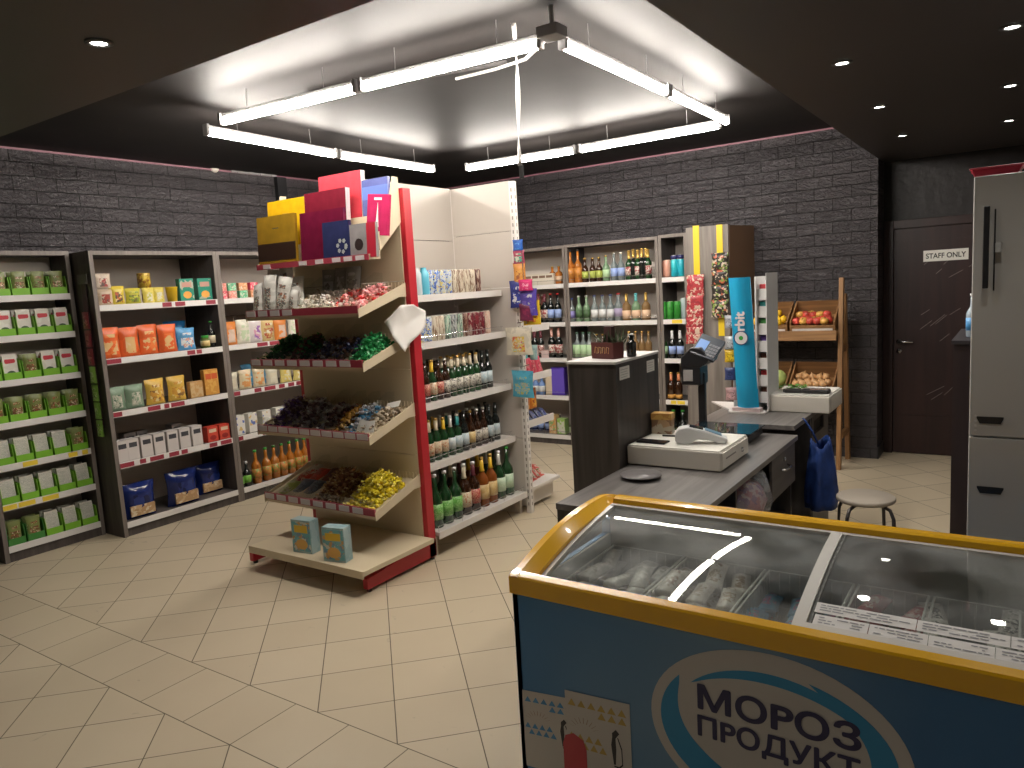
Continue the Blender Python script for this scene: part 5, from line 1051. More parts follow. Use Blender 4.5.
# gum display -------------------------------------------------------------------------------------------
gum = empty('gum_display', 'tall white gum and candy counter display with a curved blue front column', 'display stand', (0, 0, 0))
cy = mat('bright_cyan_blue_card', (.015, .36, .62), .3)
A0 = ZP(737, 412, UZ)
gy = 4.80; gx = YP(748.5, 410, gy).x
b = MB(); R_ = .068
pts = [(gx - R_ + 2 * R_ * t / 10, gy - .045 * math.sin(PI * t / 10)) for t in range(11)]
pts2 = pts + [(gx + R_, gy + .012), (gx - R_, gy + .012)]
b.prism(pts2, UZ + .03, 1.70, 'z'); b.v = [Vector((p.x - .045 * (p.z - UZ) / .87, p.y, p.z)) for p in b.v]; b.build('blue_column', cy, gum)
GB0 = gx + R_ - .012; 
def flat(name, pts, m, z0, z1, par=gum): q = MB().prism(pts, z0, z1, 'z').build(name, m, par); return q
flat('base_plate', [(gx - .11, gy - .07), (gx + .12, gy - .06), (gx + .12, gy + .02), (gx + .08, gy + .3), (gx - .35, gy + .3), (gx - .13, gy + .01)], mat('pale_base_card', (.66, .62, .60), .4), UZ + .001, UZ + .012)
flat('base_skirt', [(gx - .09, gy - .05), (gx + .09, gy - .05), (gx + .09, gy + .01), (gx - .09, gy + .01)], mat('pink_white_skirt', (.65, .52, .52), .4), UZ + .012, UZ + .035)
wc = mat('white_display_card', (.70, .69, .68), .4)
MB().box(GB0 - .005, GB0 + .004, gy, gy + .30, UZ + .012, 1.70).build('side_wall', wc, gum)
MB().box(GB0 + .058, GB0 + .063, gy + .02, gy + .28, UZ + .012, 1.72).build('side_wall', wc, gum)
MB().box(GB0, GB0 + .063, gy + .28, gy + .285, UZ + .012, 1.72).build('back_wall', wc, gum)
MB().box(gx - R_ - .075, gx - R_, gy + .28, gy + .285, UZ + .012, 1.45).build('back_wall', wc, gum)
for i, z in enumerate((.90, 1.01, 1.12, 1.23, 1.34, 1.45, 1.56)):
    b = MB(); b.prism([(gy + .03, z - .01), (gy + .28, z + .03), (gy + .28, z + .034), (gy + .034, z - .004), (gy + .034, z + .062), (gy + .03, z + .062)], GB0 + .004, GB0 + .058, 'x'); b.build('shelf', wc, gum)
gcs = [('red', (.45, .03, .04)), ('teal', (.03, .3, .3)), ('violet', (.15, .08, .35)), ('brown', (.12, .04, .02)), ('green', (.08, .35, .08)), ('white', (.6, .6, .6))]
k_ = 0
for i, z in enumerate((.90, 1.01, 1.12, 1.23, 1.34, 1.45, 1.56)):
    cn, cc = gcs[(3, 0, 3, 2, 4, 1, 0)[i]]
    for j in range(1):
        q = MB().box(-.020, .020, 0, .016, 0, .085).build('gum_packet', mat('gum_' + cn, cc, .3)); q.location = (GB0 + .031 + j * .030, gy + .045, z + .006); q.rotation_euler = (-.15, 0, 0); tag(q, '%s gum packet on the gum display, %s shelf from bottom' % (cn, ORD[i]), 'gum packet', 'gum packets on the %s display shelf' % ORD[i])
for i, (px_, py_, key, cc) in enumerate([(731, 322, 'silver', (.4, .4, .42)), (731, 343, 'white', (.5, .5, .5)), (731, 356, 'yellow', (.8, .5, .03)), (731, 374, 'navy', (.04, .06, .18)), (732, 394, 'pink and brown', (.5, .3, .3))]):
    P = YP(px_, py_, gy + .1); pouch('hanging_sweet', .075, .085, .035, pack('hang_' + str(i), [cc, tuple(min(1, q * 1.4) for q in cc), tuple(q * .4 for q in cc)], 40), seed=i).place((P.x, gy + .08, P.z - .04), .2, label='%s sweet packet hanging left of the gum display, %s from top' % (key, ORD[i]), cat='sweet packet')
MB().box(gx - R_ - .06, gx - R_ - .055, gy + .1, gy + .285, UZ + .012, 1.45).build('side_wall', wc, gum)
# vertical wordmark on the blue column
wt = mat('white_print', (.75, .7, .7), .3); nv = mat('navy_print', (.02, .03, .14), .4)
zO = YP(744, 338, gy - .045).z
rot90 = Matrix.Rotation(-PI / 2, 4, 'Y')      # text reading upwards
b = MB()
def ring(r0, r1, m, mi):
    n = 24; vs = []; 
    for k in range(n): a = 2 * PI * k / n; vs += [(r1 * math.cos(a), -.0012 * (mi + 1), r1 * math.sin(a)), (r0 * math.cos(a), -.0012 * (mi + 1), r0 * math.sin(a))]
    b.add(vs, [(2 * k, 2 * ((k + 1) % n), 2 * ((k + 1) % n) + 1, 2 * k + 1) for k in range(n)], mi)
ring(.0, .046, nv, 0); ring(.014, .040, wt, 1); ring(0, .013, cap_green, 2)
q = b.build('logo_ring', [nv, wt, cap_green], gum); q.location = (gx + .0 - .045 * (zO - UZ) / .87, gy - .046, zO)
text('logo_lettering', 'rbit', .085, wt, gum, Matrix.Translation((gx + .028 - .045 * (zO + .12 - UZ) / .87, gy - .048, zO + .042)) @ rot90 @ UP, bold=.003, align='LEFT')

# under-counter bits, stool, blue bag ---------------------------------------------------------------------
pl_ = lumpbag('plastic_bag', .11, .19, .15, glass('thin_plastic_film', (.86, .82, .84), .10, .15, haze=.45), 3)
q = pl_.place((-1.12, 3.66, .46), label='crumpled clear plastic bag with pink contents hanging under the counter edge', cat='plastic bag', nparts=False); 
lumpbag('bag_contents', .08, .15, .11, pack('pink_violet_contents', [(.45, .16, .22), (.25, .12, .25), (.55, .4, .42)], 20), 4).place((-1.12, 3.66, .475), label='pink and violet packets inside the clear bag under the counter', cat='packet')
P = XP(806, 490, -1.12)
b = MB()
def bb(u, v):
    a = 2 * PI * u; k = 1 + .12 * math.sin(5 * a + 3 * v) + .06 * math.sin(9 * a)
    rr = (.085 + .07 * min(1, v * 1.3)) * k * (1 + .25 * math.cos(a - 1))
    return (.55 * rr * math.cos(a), rr * math.sin(a) + .03 * v, (.40 + .03 * math.sin(2 * a)) * (1 - v))
b.grid(bb, 24, 10); q = b.build('blue_bag', mat('blue_fabric', (.015, .05, .22), .6, var=.4, vscale=10, bump=.8, bscale=15), None, True); q.location = (-.985, 4.63, .30); s_ = q.modifiers.new('t', 'SOLIDIFY'); s_.thickness = .004; MB().tube([(0, .02, .38), (-.04, .03, .46), (-.075, .03, .515), (-.095, .03, .535)], .006, 6).build('strap', mat('blue_fabric', (.015, .05, .22), .6), q, True); tag(q, 'dark blue fabric bag hanging beside the cabinet under the counter', 'bag')
st = empty('round_stool', 'low round stool with beige seat and bent dark metal legs', 'stool', (-.69, 4.42, 0))
b = MB(); b.lathe([(0, .432), (.145, .432), (.152, .44), (.152, .452), (.145, .458), (0, .458)], 32); b.build('seat', mat('beige_stool_seat', (.38, .33, .27), .5), st, True)
stm = mat('dark_metal_tube', (.12, .11, .11), .3, .8)
for k in range(4):
    a = PI / 4 + k * PI / 2 + .35; ca, sa = math.cos(a), math.sin(a)
    MB().tube([(ca * .02, sa * .02, .42), (ca * .10, sa * .10, .42), (ca * .145, sa * .145, .405), (ca * .165, sa * .165, .36), (ca * .185, sa * .185, .01)], .010, 10).build('leg', stm, st, True)
MB().tube([(-.13 + .26 * (k in (1, 2)), -.13 + .26 * (k in (2, 3)), .16) for k in (0, 1, 2, 3, 0)], .007, 8).build('brace', stm, st, True)

# tray with planter on tall counter -----------------------------------------------------------------------
e = empty('planter_crate', 'small dark red wooden crate with yellow lettering on the tall counter', 'crate', (-1.795, 3.52, TZT + .015), -.25)
rdw = mat('dark_red_wood', (.10, .02, .018), .5)
MB().box(-.075, .075, -.04, .04, 0, .012).build('crate_base', rdw, e)
for s_ in (-1, 1): MB().box(-.075, .075, s_ * .04 - .003, s_ * .04 + .003, .012, .085).build('crate_side', rdw, e)
for s_ in (-1, 1): MB().box(s_ * .075 - .003, s_ * .075 + .003, -.037, .037, .012, .085).build('crate_side', rdw, e)
b = MB(); og = mat('tan_print', (.35, .2, .1), .5)
for i in range(4): b.tube([(-.05 + i * .026, -.0437, .03), (-.045 + i * .026, -.0437, .062), (-.03 + i * .026, -.0437, .058), (-.035 + i * .026, -.0437, .028)], .0025, 5)
b.build('painted_scribble', og, e)
MB().box(-.02, .03, .0, .03, .012, .165).build('dark_sign', mat('dark_plum_card', (.06, .02, .02), .5), e)
b = MB(); rg = random.Random(9)
for i in range(42):
    a = rg.uniform(0, 2 * PI); l = rg.uniform(.05, .11); x0, y0 = rg.uniform(-.05, .06), rg.uniform(-.02, .03); ti = rg.uniform(.2, 1.1)
    d = Vector((math.cos(a) * math.sin(ti), math.sin(a) * math.sin(ti), math.cos(ti))); s2 = Vector((-math.sin(a), math.cos(a), 0)) * .006; o_ = Vector((x0, y0, .05))
    b.add([o_, o_ + d * l * .5 + s2, o_ + d * l, o_ + d * l * .5 - s2], [(0, 1, 2, 3)])
q = b.build('artificial_plant', mat('dark_dry_leaf', (.06, .09, .04), .6, var=.5)); q.location = (-1.78, 3.53, TZT + .03); s_ = q.modifiers.new('t', 'SOLIDIFY'); s_.thickness = .0012; tag(q, 'dark green plant sprigs standing in the small red crate', 'plant')
gm = bottle('gm', .12, .026, gl_black, None, foil_silver, None, nr=.5, sh=(.6, .75)); gm.place((-1.695, 3.60, TZT + .015), label='small black bottle with silver cap beside the red crate', cat='bottle')

# dark cabinet, bottle, grey cabinet ---------------------------------------------------------------------
dc = empty('dark_side_cabinet', 'tall narrow dark brown cabinet end with pale worktop beside the grey cabinet', 'cabinet', (0, 0, 0))
dkc = wood('dark_cherry_cabinet', (.022, .012, .013), (.035, .02, .02), 'Z', .45, 3)
MB().box(-.268, .10, 4.2, 4.9, .05, 1.325).build('body', dkc, dc); MB().box(-.258, .09, 4.22, 4.88, 0, .05).build('plinth', mat('pale_plinth', (.4, .37, .33), .5), dc)
MB().box(-.275, .11, 4.185, 4.92, 1.325, 1.343).build('worktop', mat('dark_grey_top', (.03, .025, .028), .5), dc)
wb = bottle('wb', .24, .033, mat('pale_water_plastic', (.35, .42, .48), .1), mat('blue_white_label', (.08, .3, .6), .4), cap_white, None, nr=.4)
P = YP(972.5, 338, 4.35); wb.place((P.x, 4.35, 1.3455), sc=.9, label='water bottle with blue label on the dark cabinet edge', cat='bottle')
fr = empty('grey_cabinet', 'tall grey cabinet at the right with long black handle and recessed grips', 'cabinet', (0, 0, 0))
FY = 3.2; gc = mat('grey_lacquer', (.50, .485, .455), .35)
MB().box(-.150, .62, FY + .02, FY + .62, .03, 2.02).build('carcass', gc, fr, bevel=.004)
d1 = MB().box(-.148, .62, FY, FY + .019, 1.079, 2.018).build('upper_door', gc, fr, bevel=.003)
b = MB(); b.box(-.148, .62, FY, FY + .019, .03, 1.073); d2 = b.build('lower_door', gc, fr, bevel=.003)
b = MB(); z0, z1 = YP(989, 288, FY).z, YP(984, 207, FY).z
x_ = YP(986.5, 247, FY).x
b.box(x_ - .009, x_ + .009, FY - .045, FY - .02, z0, z1)
for z in (z0 + .03, z1 - .03): b.box(x_ - .006, x_ + .006, FY - .02, FY, z - .006, z + .006)
b.build('door_handle', bl, d1, bevel=.003)
MB().box(x_ + .022, x_ + .027, FY - .004, FY, z0 - .01, z1 - .01).build('door_groove', bl, d1)
MB().box(x_ + .027, x_ + .045, FY - .03, FY, (z0 + z1) / 2 - .02, (z0 + z1) / 2 + .015).build('lock', mat('pale_lock', (.5, .5, .48), .4), d1, bevel=.002)
for px_, py_, par in ((990, 420, d1), (990, 490, d2)):
    P = YP(px_, py_, FY); zz = P.z if par is d2 else max(P.z, 1.10)
    b = MB(); b.prism([(P.x - .042, zz + .012), (P.x + .042, zz + .012), (P.x + .042, zz + .006), (P.x + .033, zz - .014), (P.x - .032, zz - .014), (P.x - .042, zz + .006)], FY - .003, FY + .001, 'y'); b.build('recessed_grip', bl, par)
for k in range(4): b = MB(); b.lathe([(0, 0), (.004, 0), (.004, .003), (0, .003)], 10); q = b.build('screw', wht, d1); q.location = (-.128, FY - .001, 1.10 + k * .018); q.rotation_euler = (PI / 2, 0, 0)
tr = empty('red_basket_tray', 'red plastic tray lying on top of the grey cabinet', 'tray', (-.09, FY + .18, 2.0205))
b = MB(); b.prism([(-.06, 0), (.07, 0), (.085, .034), (-.075, .034)], -.08, .08, 'y', 0); b.box(-.08, .09, -.085, .085, .032, .038); b.build('tray_body', mat('red_plastic', (.5, .03, .06), .35), tr, bevel=.003)

# ------------------------------------------------------------------ ice cream freezer
fz = empty('ice_cream_freezer', 'blue chest freezer with yellow rim and curved sliding glass lids full of ice cream', 'freezer', (0, 0, 0))
ZX0, ZX1, ZY0, ZY1 = -1.352, .43, 1.885, 2.56
yl = mat('glossy_yellow_plastic', (.78, .42, .01), .22, coat=.4); wpl = mat('off_white_profile', (.60, .58, .54), .35)
# gradient-printed front: a wrap printed blue to pale grey-blue
m = bpy.data.materials.new('blue_printed_wrap'); m.use_nodes = True; nt = m.node_tree; bs = nt.nodes['Principled BSDF']
g = nt.nodes.new('ShaderNodeTexCoord'); sx = nt.nodes.new('ShaderNodeSeparateXYZ'); nt.links.new(g.outputs['Object'], sx.inputs[0])
n = nt.nodes.new('ShaderNodeTexNoise'); n.inputs['Scale'].default_value = 1.3; n.inputs['Detail'].default_value = 2; nt.links.new(g.outputs['Object'], n.inputs['Vector'])
mr = nt.nodes.new('ShaderNodeMapRange'); mr.inputs[1].default_value = -1.35; mr.inputs[2].default_value = .2; nt.links.new(sx.outputs[0], mr.inputs[0])
ad = nt.nodes.new('ShaderNodeMath'); ad.operation = 'MULTIPLY_ADD'; ad.inputs[1].default_value = .5; nt.links.new(n.outputs['Fac'], ad.inputs[0]); nt.links.new(mr.outputs[0], ad.inputs[2])
r = nt.nodes.new('ShaderNodeValToRGB'); e_ = r.color_ramp.elements; e_[0].position = .25; e_[0].color = (.016, .16, .38, 1); e_[1].position = .80; e_[1].color = (.16, .28, .40, 1); q = e_.new(1.25 if False else .98); q.color = (.03, .14, .32, 1)
nt.links.new(ad.outputs[0], r.inputs['Fac']); nt.links.new(r.outputs['Color'], bs.inputs['Base Color']); bs.inputs['Roughness'].default_value = .3
wrap = m
b = MB(); yo = ZY0 + .008
zi = .745
b.box(ZX0 + .006, ZX1, yo, yo + .02, .09, zi)            # front
b.box(ZX0 + .006, ZX0 + .026, yo, ZY1 - .01, .09, zi); b.box(ZX1 - .02, ZX1, yo, ZY1 - .01, .09, zi); b.box(ZX0 + .006, ZX1, ZY1 - .03, ZY1 - .01, .09, zi + .06); b.box(ZX0 + .006, ZX1, yo, ZY1 - .01, .08, .10)
body = b.build('cabinet_body', wrap, fz)
MB().box(ZX0 + .05, ZX1 - .02, ZY0 + .05, ZY1 - .05, .02, .08).build('base_plinth', cap_black, fz)
# rim profile z(y)
PR = [(1.885, .803), (1.93, .818), (1.98, .834), (2.03, .848), (2.10, .866), (2.18, .882), (2.26, .893), (2.34, .900), (2.42, .903), (2.50, .903), (2.52, .903), (2.54, .902), (2.555, .899), (2.565, .890)]
def pz(y):
    for (a, za), (c, zc) in zip(PR, PR[1:]):
        if a <= y <= c: return za + (zc - za) * (y - a) / (c - a)
    return PR[0][1] if y < PR[0][0] else PR[-1][1]
gz = lambda y: .778 + .30 * (y - 1.95) - .22 * (y - 1.95) ** 2        # glass height
b = MB()
def rimside(x0, x1, xi):
    # band: outer wall, rounded top, inner slope down to the glass
    out = []
    xo = x0
    for (y, z) in PR:
        s = 1 if xi > xo else -1; x0 = xo + (s * (.075 - math.sqrt(max(0, .075 ** 2 - (y - 2.49) ** 2))) if y > 2.49 else 0)
        out.append([(x0, y, z - .060), (x0, y, z - .008), (x0 + s * .006, y, z), (x0 + s * .030, y, z), (x0 + s * .036, y, z - .004), (xi, y, z - .030), (xi, y, z - .062)])
    k = len(out[0]); vs = [p for r_ in out for p in r_]
    fs = [(i * k + j, i * k + j + 1, (i + 1) * k + j + 1, (i + 1) * k + j) for i in range(len(out) - 1) for j in range(k - 1)]
    b.add(vs, fs); b.add(out[-1], [tuple(range(k))[::-1]])
rimside(ZX0, 0, ZX0 + .072); rimside(ZX1, 0, ZX1 - .072)
zf = PR[0][1]
b.prism([(ZY0, zf - .060), (ZY0, zf - .006), (ZY0 + .006, zf), (ZY0 + .03, zf + .008), (ZY0 + .05, zf - .008), (ZY0 + .05, zf - .06)], ZX0, ZX1, 'x')
b.prism([(2.565, .83), (2.565, .888), (2.555, .901), (2.52, .9025), (2.508, .897), (2.500, .870), (2.500, .83)], ZX0 + .072, ZX1 - .072, 'x')
rim = b.build('yellow_rim', yl, fz)
for p_ in rim.data.polygons: p_.use_smooth = len(p_.vertices) == 4 and p_.area < .01
es = rim.modifiers.new('es', 'EDGE_SPLIT'); es.split_angle = .5
# white channels (sides follow the curve) and cross bar
XL, XRR = ZX0 + .072, ZX1 - .072
b = MB()
def ribbon(x0, x1, dz0, th, ya=1.935, yb=2.50, n=16, mi=0):
    ys = [ya + (yb - ya) * i / n for i in range(n + 1)]; vs = []
    for y in ys: z = gz(y) + dz0; vs += [(x0, y, z), (x1, y, z), (x1, y, z - th), (x0, y, z - th)]
    fs = [(4 * i + j, 4 * i + (j + 1) % 4, 4 * i + 4 + (j + 1) % 4, 4 * i + 4 + j) for i in range(n) for j in range(4)]
    b.add(vs, fs + [(0, 3, 2, 1), (4 * n, 4 * n + 1, 4 * n + 2, 4 * n + 3)], mi)
ribbon(XL - .004, XL + .016, .002, .02); ribbon(XRR - .016, XRR + .004, .002, .02)
b.box(XL, XRR, 1.93, 1.950, gz(1.94) - .022, gz(1.94) + .001); b.box(XL, XRR, 2.482, 2.502, gz(2.49) - .012, gz(2.49) + .004)
b.build('glass_channel', wpl, fz)
gl_l = glass('lid_glass', (.90, .92, .90), .05, .02, haze=.18)
def lid(x0, x1, dz, name, label):
    e = bpy.data.objects.new(name, None); C.objects.link(e); e.parent = fz; e['label'] = label
    b = MB(); n = 18; ys = [1.952 + (2.482 - 1.952) * i / n for i in range(n + 1)]; vs = []
    for y in ys: vs += [(x0, y, gz(y) + dz), (x1, y, gz(y) + dz)]
    b.add(vs, [(2 * i, 2 * i + 1, 2 * i + 3, 2 * i + 2) for i in range(n)])
    q = b.build('glass_pane', gl_l, e, True); s_ = q.modifiers.new('t', 'SOLIDIFY'); s_.thickness = .004; s_.offset = -1; s_ = q.modifiers.new('es', 'EDGE_SPLIT'); s_.split_angle = .6
    return e
xm = -.475
lid1 = lid(XL + .012, xm + .02, -.006, 'sliding_lid', 'left curved glass lid'); lid2 = lid(xm + .01, XRR - .012, .004, 'sliding_lid', 'right curved glass lid')
b = MB(); ribbon(xm - .012, xm + .022, .010, .012, 1.952, 2.482); b.build('lid_frame', wpl, lid2)
b = MB(); ribbon(xm + .022, xm + .032, .004, .012, 1.952, 2.482); b.build('rubber_seal', mat('grey_seal', (.15, .15, .14), .5), lid2)
b = MB(); b.prism([(1.952, gz(1.952) + .012), (1.975, gz(1.975) + .012), (1.975, gz(1.975) + .002), (1.952, gz(1.952) + .002)], xm - .01, XRR - .012, 'x'); b.build('lid_frame', wpl, lid2)
b = MB(); b.prism([(1.952, gz(1.952) + .000), (1.966, gz(1.966) + .000), (1.966, gz(1.966) - .01), (1.952, gz(1.952) - .01)], XL + .012, xm - .013, 'x'); b.build('lid_frame', wpl, lid1)
# price sheets on the right lid (two rows following the glass)
pp = mat('paper_sheet_white', (.70, .68, .66), .55); ink = mat('grey_ink', (.25, .25, .27), .6); rngp = random.Random(4)
def strip_sheet(xa, xb, ya, yb, nm, label):
    b = MB(); n = 4
    for i in range(n):
        y0 = ya + (yb - ya) * i / n; y1 = ya + (yb - ya) * (i + 1) / n
        b.add([(xa, y0, gz(y0) + .0055), (xb, y0, gz(y0) + .0055), (xb, y1, gz(y1) + .0055), (xa, y1, gz(y1) + .0055)], [(0, 1, 2, 3)], 0)
    for l in range(3):
        y0 = ya + (yb - ya) * (.22 + .24 * l); x = xa + .012
        while x < xb - .02:
            w_ = rngp.uniform(.006, .03); w_ = min(w_, xb - .01 - x); z_ = gz(y0) + .0066
            if rngp.random() < .75: b.add([(x, y0, z_), (x + w_, y0, z_), (x + w_, y0 + .0035, gz(y0 + .0035) + .0066), (x, y0 + .0035, gz(y0 + .0035) + .0066)], [(0, 1, 2, 3)], 1)
            x += w_ + .004
    q = b.build(nm, [pp, ink], lid2); q['label'] = label
xs = [-.44, -.305, -.17, -.03, .11, .24, .35]
for i in range(6): strip_sheet(xs[i] + .001, xs[i + 1] - .001, 1.980, 2.022, 'price_sheet', 'white printed price sheet, lower row, %s from left' % ORD[i])
xs2 = [-.445, -.20, .0, .20, .35]
for i in range(4): strip_sheet(xs2[i] + .001, xs2[i + 1] - .001, 2.030, 2.072, 'price_sheet', 'white printed price sheet, upper row, %s from left' % ORD[i])
# interior
fi = mat('frosted_liner', (.62, .63, .62), .6, bump=.6, bscale=12)
b = MB(); X0, X1, Y0, Y1 = ZX0 + .06, ZX1 - .06, ZY0 + .055, ZY1 - .065; zb = .30; n_ = .755
for a in ((X0, X1, Y0 - .01, Y0, zb, n_), (X0, X1, Y1, Y1 + .01, zb, .86), (X0 - .01, X0, Y0, Y1, zb, .76), (X1, X1 + .01, Y0, Y1, zb, .76), (X0, X1, Y0, Y1, zb - .01, zb)): b.box(*a)
b.build('inner_liner', fi, fz)
wire = mat('white_wire', (.68, .68, .66), .4)
def basket(x0, x1, label, top=.70):
    e = empty('wire_basket', label, 'basket', (x0, Y0 + .02, .47)); W = x1 - x0; D = Y1 - Y0 - .04; H = top - .45
    b = MB(); r_ = .0028
    for z in (0, H * .5, H): b.tube([(0, 0, z), (W, 0, z), (W, D, z), (0, D, z), (0, 0, z)], r_ * (1.5 if z == H else 1), 5)
    n = int(W / .032)
    for i in range(n + 1):
        x = W * i / n; b.tube([(x, 0, H), (x, 0, 0), (x, D, 0), (x, D, H)], r_ * .75, 4)
    n2 = int(D / .032)
    for i in range(1, n2):
        y = D * i / n2; b.tube([(0, y, H), (0, y, 0)], r_ * .75, 4); b.tube([(W, y, H), (W, y, 0)], r_ * .75, 4)
    b.build('wire_frame', wire, e); return e
bx = [(-1.27, -.99), (-.975, -.70), (-.685, -.42), (-.405, -.21), (-.195, .02), (.035, .30)]
bl_ = ['leftmost', 'second from left', 'third from left', 'third from right', 'second from right', 'rightmost']
for (x0, x1), l in zip(bx, bl_): basket(x0, x1, 'white wire basket inside the freezer, ' + l, .70)
ic = [('white_brown_wrapper', [(.62, .58, .54), (.28, .2, .15), (.66, .64, .62)]), ('grey_white_wrapper', [(.5, .48, .47), (.65, .63, .6), (.3, .26, .25)]), ('blue_magenta_wrapper', [(.08, .25, .4), (.4, .08, .2), (.1, .35, .35)]), ('red_white_wrapper', [(.42, .08, .1), (.62, .5, .48), (.5, .2, .18)]), ('patterned_wrapper', [(.60, .57, .54), (.08, .08, .08), (.66, .63, .6)])]
icn = ['white and brown', 'grey and white', 'blue and magenta', 'red and white', 'black patterned white']
pro = [[pouch('ice_cream_wrapper', .065, .17, .045, pack(k, c, 40, .3), seed=s) for s in (1, 2)] for k, c in ic]
rz_ = random.Random(31)
def ices(bi, kind, n, L):
    x0, x1 = bx[bi]; c = 0
    for lay in range(L):
        cols = max(2, int((x1 - x0) / .072)); rows = 3
        for j in range(rows):
            for i in range(cols):
                x = x0 + .035 + (x1 - x0 - .07) * i / max(1, cols - 1) + rz_.uniform(-.008, .008); y = Y0 + .055 + j * .165
                z = .565 + lay * .05 + rz_.uniform(0, .02) + (.02 if j == 1 else 0)
                pro[kind][c % 2].place((x, y - .0, z + .03), rot=(-PI / 2 + rz_.uniform(-.15, .2) + 0, 0, rz_.uniform(-.25, .25)), label='%s wrapped ice cream in the %s freezer basket' % (icn[kind], bl_[bi]), cat='ice cream', group='%s ice creams' % icn[kind] + ' in the %s basket' % bl_[bi]); c += 1
for bi, kd, L in ((0, 1, 3), (1, 0, 3), (2, 2, 2), (3, 3, 3), (4, 4, 3), (5, 1, 2)): ices(bi, kd, 0, L)
# front graphics ---------------------------------------------------------------------------------------------
F0 = yo - .0006
dull = mat('print_warm_white', (.50, .48, .45), .35); blu = mat('print_mid_blue', (.02, .24, .46), .35); nvy = mat('print_navy', (.018, .018, .08), .35)
def ell(cx, cz, rx, rz2, n=64, a0=0, a1=2 * PI): return [(cx + rx * math.cos(a0 + (a1 - a0) * i / n), cz + rz2 * math.sin(a0 + (a1 - a0) * i / n)) for i in range(n + (0 if abs(a1 - a0 - 2 * PI) < 1e-6 else 1))]
lc = (-.525, .475)
b = MB(); b.prism(ell(*lc, .345, .252), F0 - .0008, F0, 'y', 0)
def cres(a0, a1, r0, r1, y, mi, n=30, off=(0, 0)):
    """crescent between two ellipses, pointed at both ends"""
    P0 = []; P1 = []
    for i in range(n + 1):
        t = i / n; a = a0 + (a1 - a0) * t; w_ = math.sin(PI * t) ** .7
        P0.append((lc[0] + off[0] + r1[0] * math.cos(a), lc[1] + off[1] + r1[1] * math.sin(a)))
        k0 = r1[0] + (r0[0] - r1[0]) * w_; k1 = r1[1] + (r0[1] - r1[1]) * w_
        P1.append((lc[0] + off[0] + k0 * math.cos(a), lc[1] + off[1] + k1 * math.sin(a)))
    vs = [(x, y, z) for x, z in P0] + [(x, y, z) for x, z in P1]
    b.add(vs, [(i, i + 1, n + 2 + i, n + 1 + i) for i in range(n)], mi)
cres(PI * .80, PI * 1.62, (.235, .14), (.315, .222), F0 - .0014, 1); cres(PI * .12, PI * .80, (.245, .165), (.275, .195), F0 - .0011, 1); cres(-PI * .45, PI * .40, (.245, .15), (.31, .205), F0 - .0014, 1)
b.build('oval_logo', [dull, blu], body)
def ftext(s, size, x, z, w_, y, m_, bold, nm):
    me = text_mesh(nm, s, size, m_, bold=bold, ext=0, align='LEFT')
    xs_ = [v.co.x for v in me.vertices]; k = w_ / (max(xs_) - min(xs_)); me.transform(Matrix.Diagonal((k, 1, 1, 1))); me.transform(Matrix.Translation((x, y, z)) @ UP); link(nm, me, body)
ftext('МОPОЗ', .098, -.735, .520, .425, F0 - .0022, nvy, .0026, 'logo_lettering'); ftext('ПPОДУКТ', .082, -.735, .438, .425, F0 - .0022, nvy, .0022, 'logo_lettering')
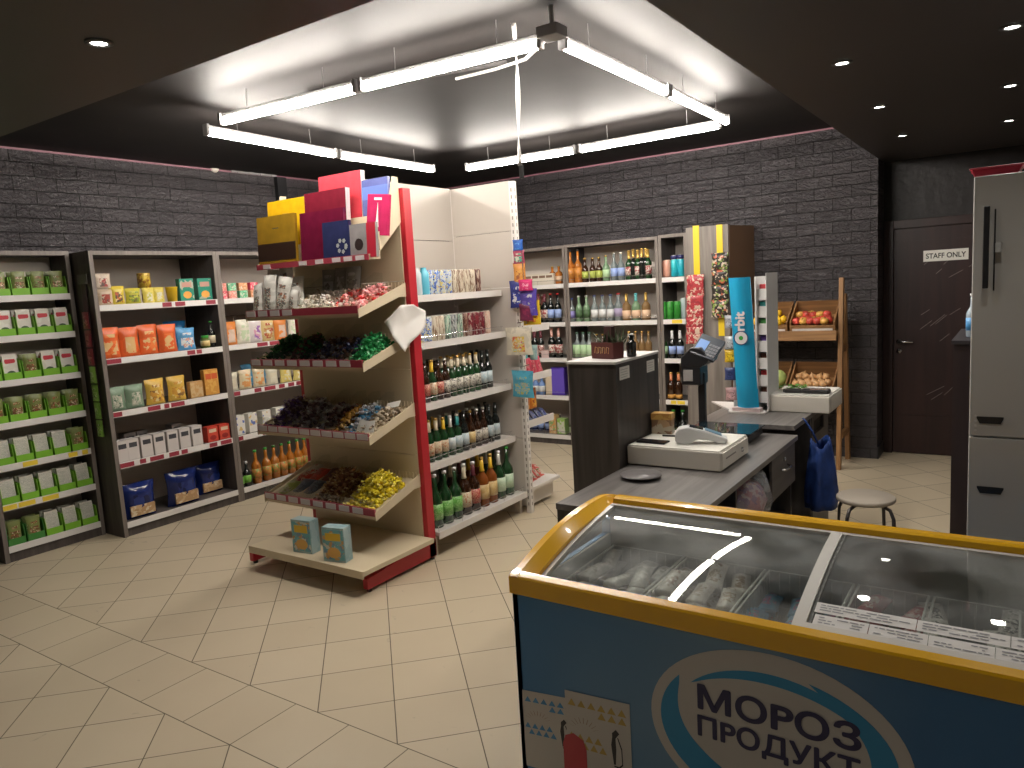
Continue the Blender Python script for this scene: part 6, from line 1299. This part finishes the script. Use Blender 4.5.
# printed ice cream packs
b = MB(); ltb = mat('print_sky_blue', (.06, .25, .5), .4); gld = mat('print_gold', (.45, .32, .08), .4); bk_ = mat('print_black', (.015, .015, .02), .4); rd = mat('print_red', (.45, .03, .05), .4); sun = mat('print_tan_line', (.30, .2, .14), .4)
def quadp(pts, mi, dy=.0008): b.add([(x, F0 - dy, z) for x, z in pts], [tuple(range(len(pts)))], mi)
def P2(x, z, A, W_, H_, sk): return (A[0] + x * W_ , A[1] + z * H_ + sk * x * W_)
def printed(A, W_, H_, sk, tri, dy):
    f = lambda x, z: P2(x, z, A, W_, H_, sk)
    quadp([f(0, 0), f(1, 0), f(1, 1), f(0, 1)], 0, dy)
    for row, zz in enumerate((.86, .78)):
        for k in range(6):
            if row == 1 and k < 3: continue
            x = .04 + k * .155; quadp([f(x, zz), f(x + .13, zz), f(x + .065, zz + .07)], tri, dy + .0004)
    for row, zz in enumerate((.52, .44)):
        for k in range(4): x = .02 + k * .14 + row * .07; quadp([f(x, zz), f(x + .12, zz), f(x + .06, zz + .07)], tri, dy + .0004)
    for k in range(9):
        a = PI * (.12 + .76 * k / 8); c = (.28, .62); r0, r1 = .16, .25
        quadp([f(c[0] + r0 * math.cos(a) - .006, c[1] + r0 * .5 * math.sin(a)), f(c[0] + r0 * math.cos(a) + .006, c[1] + r0 * .5 * math.sin(a)), f(c[0] + r1 * math.cos(a) + .004, c[1] + r1 * .55 * math.sin(a)), f(c[0] + r1 * math.cos(a) - .004, c[1] + r1 * .55 * math.sin(a))], 4, dy + .0004)
    # bird: back, head, belly, feet
    c = (.78, .52); pb = [(-.05, -.16), (-.08, .04), (-.06, .12), (-.05, .17), (0, .20), (.04, .17), (.03, .14), (-.01, .12), (.0, .04), (-.01, -.10), (.03, -.16), (.08, -.15), (.07, .02), (.04, .11), (.06, .10), (.10, .02), (.10, -.15), (.04, -.19)]
    quadp([f(c[0] + x, c[1] + z) for x, z in [(-.05, -.15), (-.08, .04), (-.06, .12), (-.06, .16), (0, .20), (.05, .165), (.02, .14), (-.01, .11), (-.005, .0), (-.02, -.15)]], 3, dy + .0004)
    quadp([f(c[0] + x, c[1] + z) for x, z in [(.015, .12), (.03, .125), (.085, .02), (.09, -.14), (.02, -.19), (-.05, -.16), (-.04, -.175), (.03, -.16), (.075, -.13), (.07, .01)]], 3, dy + .0004)
printed((-1.330, .14), .20, .27, .10, 1, .0008); printed((-1.165, .12), .225, .335, .06, 2, .0020)
quadp([(-1.18, .06), (-1.095, .06), (-1.095, .27), (-1.105, .30), (-1.14, .315), (-1.17, .30), (-1.18, .27)], 5, .0030)
b.build('printed_ice_cream_pack', [dull, ltb, gld, bk_, sun, rd], body)
